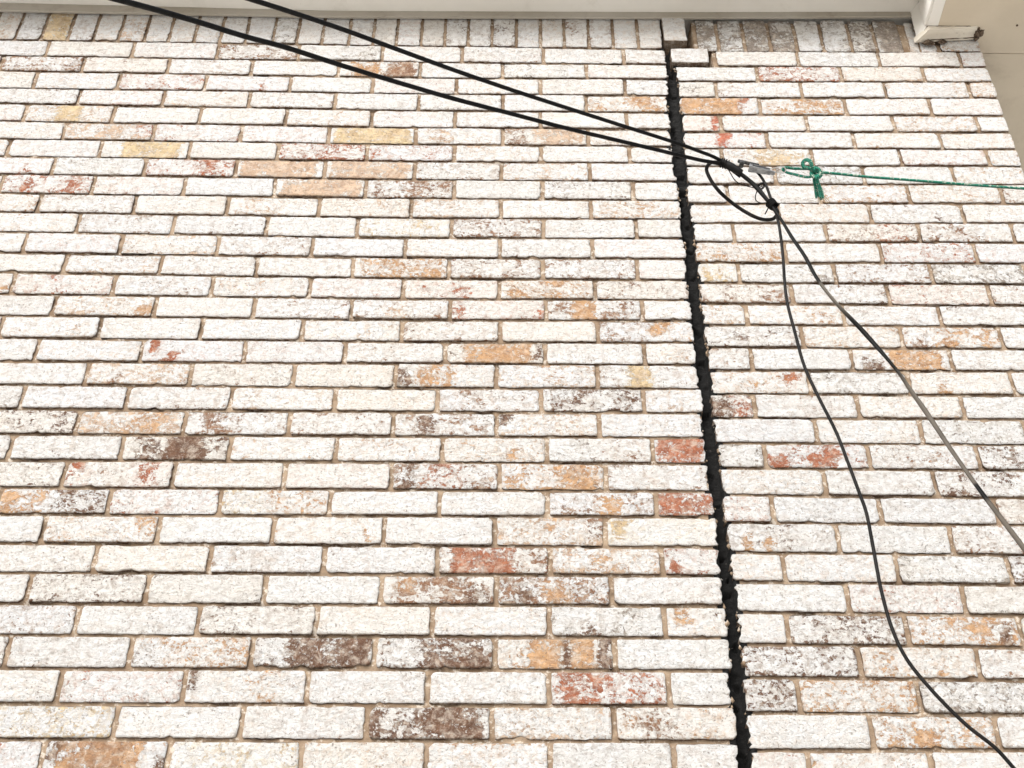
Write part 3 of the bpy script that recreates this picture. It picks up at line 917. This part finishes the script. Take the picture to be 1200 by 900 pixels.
# ---------------------------------------------------------------- black filler in the gap
def gap_filler():
    V, F = [], []
    z0, z1 = 2.5, 5.06
    nz, nx = 620, 10
    for j in range(nz + 1):
        z = z0 + (z1 - z0) * j / nz
        a = lip(edgeL, z) ; b = lip(edgeR, z)
        rag_a = 0.0035 * noise.noise(Vector((1, 3, z * 55))) + 0.0022 * noise.noise(Vector((1, 3, z * 95)))
        rag_b = 0.0050 * noise.noise(Vector((9, 3, z * 45))) + 0.0030 * noise.noise(Vector((9, 3, z * 90)))
        a -= 0.0018 + rag_a * .4; b += 0.0022 + rag_b * .5
        for i in range(nx + 1):
            s = i / nx
            u = a + (b - a) * s
            rim = max(0, 1 - min(s, 1 - s) * 5)
            p = Vector((u, 0, z))
            y = 0.030 - 0.026 * rim ** 1.2
            y += 0.006 * noise.noise(p * 45) * (1 - rim * .5) + 0.0025 * noise.noise(p * 110)
            if rim < .5 and noise.noise(Vector((2, u * 20, z * 30))) > .25: y += .012
            V.append((u, y, z))
    for j in range(nz):
        for i in range(nx):
            q = j * (nx + 1) + i
            F.append((q, q + 1, q + nx + 2, q + nx + 1))
    o = link_mesh('joint_filler', V, F, M_FILLER)
    cr_v, cr_f = [], []
    rr = random.Random(3)
    for q in range(380):
        z = rr.uniform(2.55, 5.0); right = rr.random() < .7
        u = lip(edgeR, z) - .001 if right else lip(edgeL, z) + .001
        u += rr.uniform(-.003, .003)
        if noise.noise(Vector((3, 1, z * 14))) < .05: continue
        r = rr.uniform(.0012, .0055) ** 1.0 * (.5 + rr.random()); c = Vector((u, rr.uniform(-.0005, .006), z))
        n = len(cr_v)
        for dx, dy, dz in ((1,0,0),(-1,0,0),(0,1,0),(0,-1,0),(0,0,1),(0,0,-1)):
            k = r * rr.uniform(.6, 1.3)
            cr_v.append(c + Vector((dx * k * .7, dy * k * .7, dz * k * 1.3)))
        for t3 in ((0,2,4),(2,1,4),(1,3,4),(3,0,4),(2,0,5),(1,2,5),(3,1,5),(0,3,5)): cr_f.append(tuple(n + i for i in t3))
    so = o.modifiers.new('thickness', 'SOLIDIFY'); so.thickness = 0.012; so.offset = -1
    crumb = link_mesh('mortar_crumbs', cr_v, cr_f, M_MORTAR, o); crumb['kind'] = 'stuff'
    tag(o, 'crumbling black filler in the open vertical gap between the two brick walls', 'joint filler')
    return o
gap = gap_filler()

# ---------------------------------------------------------------- eave
eave = thing('roof_eave', 'pale painted roof eave with frieze board and stepped soffit above the brickwork', 'roof eave', (0, 0, 5.2))
def epart(name, V, F, mat, smooth_=False):
    V = [(x, y, z - 5.2) for x, y, z in V]
    return link_mesh(name, V, F, mat, eave, smooth=smooth_)
FX = (-2.6, -1.7235, -1.2, -.6369, -.1, .4505, .85, 1.1826)
def fz_bot(x): return float(np.interp(x, (-1.7235, -.6369, .4505, 1.1826), (5.1997, 5.186, 5.2019, 5.2225)))
def fz_top(x): return float(np.interp(x, (-1.7338, -.6395, .4528, 1.1874), (5.2410, 5.217, 5.2317, 5.2479)))

def strip(name, xs, prof, mat):
    """profile (y, dz or callable(x)) swept along x"""
    V, F = [], []
    m = len(prof)
    for x in xs:
        for (y, zf) in prof: V.append((x, y, zf(x)))
    for i in range(len(xs) - 1):
        for k in range(m):
            k2 = (k + 1) % m
            F.append((i * m + k, (i + 1) * m + k, (i + 1) * m + k2, i * m + k2))
    F.append(tuple(range(m - 1, -1, -1))[::-1]); F.append(tuple((len(xs) - 1) * m + k for k in range(m))[::-1])
    return epart(name, V, F, mat)
xs = [-2.6 + (1.186 + 2.6) * i / 40 for i in range(41)]
wob = lambda x: 0.0008 * noise.noise(Vector((x * 9, 0, 0)))
strip('frieze_board', xs, [(-.012, lambda x: fz_bot(x) + wob(x) + .0015), (-.0105, lambda x: fz_bot(x) + wob(x)), (-.0045, lambda x: fz_bot(x) + wob(x)), (-.0045, lambda x: fz_top(x) - .001), (-.012, lambda x: fz_top(x) - .001)], M_FRIEZE)
xs2 = [-2.6 + (1.2045 + 2.6) * i / 40 for i in range(41)]
strip('soffit_panel', xs2, [(-.112, lambda x: fz_top(x) + .004), (-.010, fz_top), (0.09, fz_top), (0.09, lambda x: fz_top(x) + .02), (-.112, lambda x: fz_top(x) + .024)], M_SOFFIT)
# the lower box on the right, its side and the joint in its underside
ZC = 5.1222
v, f = box_vf(1.2075, 1.2415, -.17, -.0465, ZC, 5.30); epart('beam_side_board', v, f, M_SOFFIT)
v, f = box_vf(1.2425, 2.9, -.17, .0545, ZC + .0015, 5.28); epart('ceiling_panel', v, f, M_CEIL)
v, f = box_vf(1.379, 2.9, .0565, 1.40, ZC + .0005, 5.28); epart('ceiling_panel', v, f, M_CEIL)
v, f = box_vf(1.200, 1.2072, -.17, -.0475, ZC + .004, 5.235); epart('beam_edge_strip', v, f, M_SOFFIT)
# moulding along the wall, mitred at its left end
def moulding():
    prof = [(-.047, -.0012), (-.047, -.016), (-.0455, -.0175), (-.043, -.0175), (-.042, -.0195), (-.034, -.0215), (-.022, -.0225), (-.012, -.0245), (-.004, -.0245), (-.004, -.0012)]
    V, F = [], []
    xs = [None] + [1.215 + (1.366 - 1.215) * i / 12 for i in range(13)]
    m = len(prof)
    for q, x in enumerate(xs):
        for (y, dz) in prof:
            xx = (1.2105 - (-.047 - y) * -0.85) if x is None else x
            sag = 0.0 if x is None else 0.0012 * noise.noise(Vector((x * 30, y * 30, dz * 30)))
            rise = (xx - 1.21) * 0.10
            V.append((xx, y, ZC + dz + rise + sag))
    for i in range(len(xs) - 1):
        for k in range(m):
            k2 = (k + 1) % m
            F.append((i * m + k, (i + 1) * m + k, (i + 1) * m + k2, i * m + k2))
    F.append(tuple(range(m))); F.append(tuple((len(xs) - 1) * m + k for k in range(m))[::-1])
    return epart('corner_moulding', V, F, M_TRIM)
moulding()
# left return of the moulding: block that closes the step
V = [(1.187, -.0055, 5.2225), (1.2065, -.047, 5.2400), (1.2065, -.047, ZC + .002), (1.1795, -.006, 5.078),
     (1.2065, -.0052, 5.2225), (1.2068, -.004, 5.24), (1.2068, -.004, ZC), (1.196, -.004, 5.078)]
V = [(1.186, -.006, 5.250), (1.2068, -.047, 5.250), (1.2068, -.047, ZC - .001), (1.1815, -.006, 5.102),
     (1.2068, -.004, 5.250), (1.2072, -.004, ZC - .001), (1.200, -.004, 5.102)]
F = [(0, 3, 2, 1), (0, 1, 4), (3, 6, 2), (2, 6, 5), (0, 4, 5, 6, 3), (1, 2, 5, 4)]
epart('moulding_return', V, F, M_SOFFIT)
# rotten end of the moulding
def lump(name, c, r, mat, parent, seed=0, stretch=(1, 1, 1), amp=.5, origin=(0, 0, 0)):
    bm = bmesh.new()
    bmesh.ops.create_icosphere(bm, subdivisions=3, radius=1.0)
    for vv in bm.verts:
        n = 1 + amp * noise.noise(vv.co * 1.6 + Vector((seed, 0, 0))) + amp * .5 * noise.noise(vv.co * 4 + Vector((seed, 5, 0)))
        vv.co = Vector((vv.co.x * stretch[0], vv.co.y * stretch[1], vv.co.z * stretch[2])) * r * n
    me = bpy.data.meshes.new(name); bm.to_mesh(me); bm.free()
    me.materials.append(mat)
    o = bpy.data.objects.new(name, me); col.objects.link(o); o.parent = parent
    o.location = Vector(c) - Vector(origin)
    return o
E0 = (0, 0, 5.2)
def seam_shade(pts, r=.0010):  # thin dark ragged tubes stand in for the shadow inside the cracks
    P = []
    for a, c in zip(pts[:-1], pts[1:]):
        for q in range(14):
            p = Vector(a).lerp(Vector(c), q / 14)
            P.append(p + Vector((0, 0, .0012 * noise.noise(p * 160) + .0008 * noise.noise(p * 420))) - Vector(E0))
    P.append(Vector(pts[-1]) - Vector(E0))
    return tube('seam_shadow_line', P, r, M_ROT_SHADE, eave, sub=1, seg=6, jitter=1.0)
seam_shade([(1.216, -.012, 5.0985), (1.27, -.0125, 5.1035), (1.366, -.012, 5.113)], .0016)
seam_shade([(1.2085, -.0475, 5.1215), (1.27, -.0478, 5.1215), (1.345, -.0475, 5.1225)], .0007)
seam_shade([(1.1815, -.0065, 5.105), (1.1845, -.0065, 5.17), (1.186, -.0065, 5.222)], .0012)
seam_shade([(1.2068, -.0475, 5.121), (1.1975, -.030, 5.113), (1.185, -.010, 5.103)], .0006)
seam_shade([(1.181, -.0065, 5.101), (1.2, -.008, 5.0985), (1.216, -.010, 5.0985)], .0014)
rr = random.Random(8)
for q in range(26):                                   # flakes of paint lifting along the moulding's edges
    x = rr.uniform(1.21, 1.365); top = rr.random() < .5
    y0 = -.0475 if top else rr.uniform(-.043, -.012); z0 = ZC - .001 + (x - 1.21) * .1 - (.0 if top else .0235)
    w = rr.uniform(.002, .007); h = rr.uniform(.0008, .0022)
    V = [(x, y0 - .0003, z0), (x + w, y0 - .0006, z0 + rr.uniform(-.0006, .0006)), (x + w * .8, y0 - .0012, z0 - h), (x + w * .3, y0 - .0015, z0 - h * 1.2)]
    n4 = [(a, b + .0006, c + .0003) for a, b, c in V]
    epart('paint_flake', V + n4, [(0, 3, 2, 1), (4, 5, 6, 7), (0, 1, 5, 4), (1, 2, 6, 5), (2, 3, 7, 6), (3, 0, 4, 7)], M_ROT_SHADE if rr.random() < .6 else M_TRIM)
lump('rotten_end', (1.372, -.022, 5.121), .012, M_ROT_SHADE, eave, 1, (1.2, 1.4, 1.5), .7, E0)
lump('rotten_end', (1.384, -.030, 5.130), .008, M_ROT_SHADE, eave, 4, (1.0, 1.0, 1.3), .7, E0)
lump('rotten_end', (1.216, -.006, 5.091), .008, M_ROT_SHADE, eave, 9, (2.2, 1.0, 1.0), .7, E0)
lump('rotten_end', (1.262, -.006, 5.098), .007, M_ROT_SHADE, eave, 12, (2.0, .8, .8), .7, E0)
for (x, y) in ((1.489, -.052), (1.60, -.20)):
    bm = bmesh.new(); bmesh.ops.create_cone(bm, cap_ends=True, segments=10, radius1=.0035, radius2=.0035, depth=.002)
    me = bpy.data.meshes.new('nail_head'); bm.to_mesh(me); bm.free(); me.materials.append(M_RUST)
    o = bpy.data.objects.new('nail_head', me); col.objects.link(o); o.parent = eave; o.location = (x, y, ZC + .0005 - 5.2)
# fascia, roof deck above and the dark space behind the ceiling
v, f = box_vf(-2.6, 1.199, -.132, -.1135, 5.19, 5.36); epart('fascia_board', v, f, M_SOFFIT)
v, f = box_vf(1.200, 2.9, -.20, -.172, 5.13, 5.36); epart('fascia_board', v, f, M_SOFFIT)
v, f = box_vf(-2.65, 1.1995, -.165, 1.5, 5.362, 5.39); epart('roof_deck', v, f, M_ROT_SHADE)
v, f = box_vf(1.2, 2.95, -.23, 1.5, 5.362, 5.39); epart('roof_deck', v, f, M_ROT_SHADE)
v, f = box_vf(1.38, 2.9, 1.402, 1.45, 4.95, 5.36); epart('end_beam', v, f, M_CEIL)

# ---------------------------------------------------------------- cables
CABLE_LOWER = [(-1.7756, -3.4311, 1.1532), (-0.6259, -1.4854, 3.1261), (-0.598, -1.4382, 3.174), (-0.5557, -1.3739, 3.2353), (-0.5064, -1.3063, 3.2953), (-0.4594, -1.2496, 3.3472), (-0.3827, -1.1623, 3.4173), (-0.2968, -1.0747, 3.4861), (-0.2019, -0.9867, 3.5533), (-0.0964, -0.8982, 3.6216), (0.0187, -0.8081, 3.688), (0.1417, -0.7197, 3.7536), (0.2692, -0.6329, 3.8152), (0.318, -0.601, 3.8374), (0.3645, -0.5722, 3.8593), (0.3884, -0.558, 3.8637), (0.4172, -0.545, 3.8477)]
CABLE_UPPER = [(-1.8457, -3.3224, 1.4314), (-0.4795, -1.3872, 3.2722), (-0.4453, -1.3387, 3.3184), (-0.3738, -1.2466, 3.4004), (-0.2921, -1.1508, 3.4769), (-0.2003, -1.0533, 3.5501), (-0.097, -0.9539, 3.623), (0.0169, -0.8536, 3.6947), (0.1396, -0.7531, 3.7632), (0.2747, -0.649, 3.8301), (0.3171, -0.6163, 3.848), (0.3533, -0.5885, 3.8624), (0.3883, -0.5616, 3.8682), (0.4133, -0.5498, 3.8535)]
DROP_THICK = [(0.3974, -0.56, 3.8616), (0.4208, -0.56, 3.8308), (0.4449, -0.56, 3.7977), (0.4617, -0.56, 3.7595), (0.473, -0.56, 3.7298), (0.4866, -0.56, 3.6927), (0.5022, -0.56, 3.6406), (0.5219, -0.56, 3.5847), (0.5377, -0.56, 3.5228), (0.5635, -0.56, 3.4587), (0.6123, -0.56, 3.3701), (0.6619, -0.56, 3.2669), (0.6767, -0.56, 3.2242), (0.6982, -0.56, 3.1652), (0.7283, -0.56, 3.0749), (0.7614, -0.56, 2.9854), (0.7813, -0.56, 2.9368), (0.8101, -0.56, 2.8652), (0.8364, -0.56, 2.7913), (1.2389, -0.56, 1.6608)]
DROP_THIN = [(0.4481, -0.554, 3.8635), (0.4599, -0.554, 3.8382), (0.4683, -0.554, 3.8075), (0.4732, -0.554, 3.7697), (0.4782, -0.554, 3.7337), (0.4808, -0.554, 3.6989), (0.4804, -0.554, 3.6464), (0.4778, -0.554, 3.5901), (0.4698, -0.554, 3.467), (0.475, -0.554, 3.3736), (0.4822, -0.554, 3.2842), (0.4994, -0.554, 3.2056), (0.5199, -0.554, 3.1234), (0.5305, -0.554, 3.0573), (0.5408, -0.554, 2.987), (0.5465, -0.554, 2.9437), (0.5466, -0.554, 2.8715), (0.5459, -0.554, 2.78), (0.5522, -0.554, 2.7026), (0.566, -0.554, 2.6503), (0.5973, -0.554, 2.5937), (0.6404, -0.554, 2.5346), (0.6779, -0.554, 2.4963), (0.699, -0.554, 2.4636), (0.7319, -0.554, 2.4128), (1.2762, -0.554, 1.5739)]
LOOP = [(0.381, -0.567, 3.859), (0.3641, -0.5755, 3.859), (0.3456, -0.5792, 3.8531), (0.3392, -0.5618, 3.853), (0.347, -0.5518, 3.8304), (0.3636, -0.5409, 3.8064), (0.3945, -0.5156, 3.7964), (0.4245, -0.5068, 3.7751), (0.4493, -0.5033, 3.7601), (0.4734, -0.4913, 3.7663), (0.4885, -0.4978, 3.7637), (0.4952, -0.5097, 3.7676), (0.494, -0.509, 3.7876), (0.4849, -0.5219, 3.7929)]
THIN_WIRE_A = [(0.3793, -0.5785, 3.8572), (0.3841, -0.5713, 3.8485), (0.3909, -0.563, 3.8383), (0.4043, -0.5511, 3.8237), (0.4271, -0.5453, 3.8165), (0.4493, -0.5425, 3.813), (0.4613, -0.542, 3.8123)]
THIN_WIRE_B = [(0.4612, -0.5456, 3.8167), (0.4556, -0.5432, 3.8137), (0.4481, -0.5346, 3.8034), (0.4473, -0.5262, 3.7932), (0.4559, -0.5221, 3.7881), (0.471, -0.5222, 3.7882), (0.4805, -0.5241, 3.7904)]
TIE_TAIL = [(0.4862, -0.5218, 3.7875), (0.4768, -0.5157, 3.7802), (0.4684, -0.506, 3.7684)]
ROPE = [(0.5806, -0.56, 3.8489), (0.5964, -0.5579, 3.85), (0.6399, -0.5515, 3.8523), (0.7096, -0.5409, 3.8554), (0.8032, -0.5282, 3.8612), (0.9376, -0.5096, 3.8688), (1.0751, -0.4916, 3.8775), (1.1997, -0.4757, 3.8854), (2.1896, -0.3491, 3.9488)]
ROPE_EYE = [(0.5844, -0.5618, 3.8511), (0.5661, -0.5674, 3.8502), (0.533, -0.5643, 3.8545), (0.5159, -0.5654, 3.8559), (0.5093, -0.5629, 3.853), (0.516, -0.5593, 3.8486), (0.537, -0.5559, 3.8443), (0.5625, -0.5559, 3.8362), (0.5803, -0.5613, 3.8347)]
ROPE_LOOP = [(0.5783, -0.5649, 3.8391), (0.5702, -0.5787, 3.8402), (0.5654, -0.5876, 3.8511), (0.5591, -0.5833, 3.8617), (0.5527, -0.5763, 3.8611), (0.5547, -0.5703, 3.8538), (0.565, -0.572, 3.8478), (0.5759, -0.5764, 3.8373)]
ROPE_KNOT = [(0.573, -0.5629, 3.8525), (0.5764, -0.578, 3.8425), (0.5854, -0.577, 3.8381), (0.5873, -0.5717, 3.8316), (0.5799, -0.5662, 3.825), (0.5718, -0.5645, 3.8324), (0.573, -0.5638, 3.8473), (0.5848, -0.5629, 3.8556), (0.5954, -0.5597, 3.8452), (0.5879, -0.5536, 3.8379), (0.5755, -0.5573, 3.8363)]
ROPE_TAIL = [(0.5791, -0.5658, 3.8324), (0.584, -0.5563, 3.8207), (0.5879, -0.5455, 3.8076), (0.5919, -0.5347, 3.7945)]
ROPE_TAIL_B = [(0.5796, -0.5567, 3.837), (0.5826, -0.5471, 3.8253), (0.5856, -0.5363, 3.8122), (0.5895, -0.5254, 3.799)]
FRAY = [[(0.5928, -0.5371, 3.7974), (0.6004, -0.5324, 3.7916), (0.6081, -0.5259, 3.7836)], [(0.5937, -0.5383, 3.7989), (0.6023, -0.5342, 3.7938), (0.6118, -0.5277, 3.7858)], [(0.5909, -0.5359, 3.796), (0.5986, -0.53, 3.7887), (0.6043, -0.5264, 3.7843)], [(0.5871, -0.5347, 3.7945), (0.5853, -0.531, 3.7901), (0.5844, -0.5262, 3.7842)], [(0.589, -0.5347, 3.7945), (0.5891, -0.5287, 3.7872), (0.5873, -0.5238, 3.7813)]]
BAIL = [(0.4694, -0.5652, 3.8483), (0.4902, -0.5678, 3.8513), (0.5054, -0.5701, 3.8538), (0.512, -0.5683, 3.8517), (0.5149, -0.5651, 3.8477), (0.5102, -0.5614, 3.8433), (0.5017, -0.5619, 3.844), (0.4751, -0.5617, 3.8439)]

cab_a = tube('cable', CABLE_LOWER, .0042, M_CABLE, sub=8, seg=12)
tag(cab_a, 'lower of the two thick black cables running up to the left edge of the roof', 'cable', group='overhead black cables')
cab_b = tube('cable', CABLE_UPPER, .0040, M_CABLE, sub=8, seg=12)
tag(cab_b, 'upper of the two thick black cables, meeting the clamp from the left', 'cable', group='overhead black cables')
drop = tube('cable', DROP_THICK, .0048, M_SHEEN_BANDS, sub=8, seg=14, flat=.7, twist=lambda d: 1.2 + 3.1 * math.sin(d * 5.2) )
tag(drop, 'flat grey-black cable falling steeply to the right edge of the photo', 'cable', group='cables dropping from the clamp')
drop2 = tube('cable', DROP_THIN, .0032, M_CABLE_OLD, sub=8, seg=10)
tag(drop2, 'thinnest black cable sagging in a long curve towards the lower right corner', 'cable', group='cables dropping from the clamp')
loop = tube('cable_loop', LOOP, .0041, M_CABLE_OLD, sub=8, seg=12)
tag(loop, 'stiff dark cable bent in a wide loop left of the tied knot', 'cable loop')

cl = thing('cable_clamp', 'grey metal wedge clamp holding the black cables to the green rope', 'cable clamp', (.4300, -.566, 3.8555))
ax = Vector((.0725, .003, -.020)).normalized()
sd = Vector((0, -.95, .31)); sd = (sd - ax * sd.dot(ax)).normalized()
upv = ax.cross(sd).normalized()
if upv.z < 0: upv = -upv
def cbox(name, c, l, w, h, mat, bevel=.0012, taper=1.0):
    """box with its length along the clamp axis"""
    bm = bmesh.new()
    bmesh.ops.create_cube(bm, size=1.0)
    for vv in bm.verts:
        k = taper if vv.co.x > 0 else 1.0
        vv.co = Vector((vv.co.x * l, vv.co.y * w * k, vv.co.z * h * k))
    bmesh.ops.bevel(bm, geom=bm.edges[:], offset=bevel, segments=2, affect='EDGES')
    M3 = Matrix((ax, sd, upv)).transposed()
    for vv in bm.verts: vv.co = M3 @ vv.co + ax * c[0] + sd * c[1] + upv * c[2]
    me = bpy.data.meshes.new(name); bm.to_mesh(me); bm.free(); me.materials.append(mat)
    o = bpy.data.objects.new(name, me); col.objects.link(o); o.parent = cl
    return o
cbox('shell', (.028, 0, -.002), .050, .016, .012, M_ZINC, taper=.62)
cbox('shell_lip', (.026, .004, .0045), .046, .010, .002, M_ZINC, .0006, .7)
cbox('shell_lip', (.026, .004, -.0085), .042, .010, .002, M_ZINC, .0006, .7)
cbox('wedge', (.000, .004, .0135), .048, .008, .0038, M_DARKMETAL, .0009)
cbox('wedge_stop', (-.014, .003, .0035), .010, .014, .016, M_DARKMETAL, .0016)
cbox('groove', (.030, .0085, -.002), .040, .0012, .0030, M_DARKMETAL, .0004)
cbox('rivet', (.012, .0090, -.002), .004, .003, .004, M_DARKMETAL, .0010)
cbox('tail_lug', (.056, .001, -.003), .012, .009, .006, M_ZINC, .0010)
tube('bail_wire', [Vector(p) - Vector(cl.location) for p in BAIL], .0011, M_WIRE, cl, sub=6, seg=8)

tape = tube('tape_wrap', [(.366, -.5715, 3.8695), (.376, -.571, 3.8625), (.392, -.569, 3.8535), (.404, -.567, 3.8455), (.4155, -.565, 3.838)], .0088, M_TAPE, sub=6, seg=14, rad=lambda t: .72 + .34 * math.sin(math.pi * min(1, t * 1.05)) , jitter=.22)
tag(tape, 'black tape wound round the bundled cables just left of the clamp', 'tape')
axd = Vector((.02, 0, -.032))
tie = wrap('wire_tie', (.4722, -.560, 3.742), axd, .0098, .0019, 4.2, .0042, M_CABLE, squash=1.0)
tag(tie, 'black wire coiled several times round the cables where the loop ends', 'wire tie')
tie2 = wrap('wire_tie', (.4545, -.560, 3.799), axd, .0082, .0013, 2.2, .003, M_CABLE)
tag(tie2, 'small wire tie round the cables halfway between clamp and lower coil', 'wire tie')
tie3 = wrap('wire_tie', (.378, -.571, 3.861), Vector((.04, 0, -.02)), .0100, .0014, 3.2, .0052, M_CABLE)
tag(tie3, 'wire tie round both thick cables beside the black tape', 'wire tie')
o = tube('tie_wire', THIN_WIRE_A, .0011, M_CABLE, sub=6, seg=8); tag(o, 'thin slack black wire curving across the inside of the large cable loop', 'wire')
o = tube('tie_wire', THIN_WIRE_B, .0012, M_CABLE, sub=6, seg=8); tag(o, 'small C-shaped loop of thin black wire above the lower coil', 'wire')
o = tube('tie_wire', TIE_TAIL, .0014, M_CABLE, sub=6, seg=8); tag(o, 'short loose wire end sticking down left of the lower coil', 'wire')
# bent-over end of the cable that comes back through the clamp
o = tube('cable_stub', [(.398, -.566, 3.851), (.412, -.563, 3.838), (.430, -.561, 3.818), (.447, -.560, 3.789), (.462, -.559, 3.760), (.473, -.558, 3.738), (.480, -.558, 3.716)], .0046, M_CABLE, sub=6, seg=12)
tag(o, 'thick black cable end tied alongside the drop cable under the clamp', 'cable')

rope = thing('green_rope', 'green braided rope knotted to the clamp wire and pulled off to the right', 'rope', tuple(ROPE[1]))
def rpart(name, pts, r, mat=M_ROPE, **kw):
    L0 = Vector(ROPE[1])
    return tube(name, [Vector(p) - L0 for p in pts], r, mat, rope, **kw)
rpart('line', ROPE, .0031, sub=8, seg=12)
rpart('eye', ROPE_EYE, .0031, sub=8, seg=12)
rpart('knot', ROPE_KNOT, .0042, sub=8, seg=12, jitter=.5)
rpart('slip_loop', ROPE_LOOP, .0044, sub=8, seg=12)
rt = random.Random(21)
for q in range(5):                                    # the tail has come unlaid into loose strands
    base = [Vector(p) for p in (ROPE_TAIL if q % 2 else ROPE_TAIL_B)]
    sp = (q - 2) * .0021
    pts = [p + Vector((sp * (.5 + 1.0 * k / 3) + rt.uniform(-.0012, .0012), rt.uniform(-.002, .002), rt.uniform(-.0015, .0015) - (.005 * (q % 2) if k == 3 else 0))) for k, p in enumerate(base)]
    rpart('tail_strand', pts, .0026, sub=8, seg=8, jitter=.5, rad=lambda t: .85 + .45 * math.sin(t * 2.8))
for q in range(9):                                    # whiskers
    c = Vector(ROPE_TAIL[rt.choice((1, 2, 3))]); d = Vector((rt.uniform(-1, 1), rt.uniform(-.5, .3), rt.uniform(-1, .2))) * rt.uniform(.005, .010)
    rpart('loose_fibre', [c, c + d * .6 + Vector((0, 0, .001)), c + d], .0006, sub=4, seg=5)
for pts in FRAY: rpart('frayed_end', pts, .0016, M_FRAY, sub=4, seg=6, rad=lambda t: 1 - .6 * t)
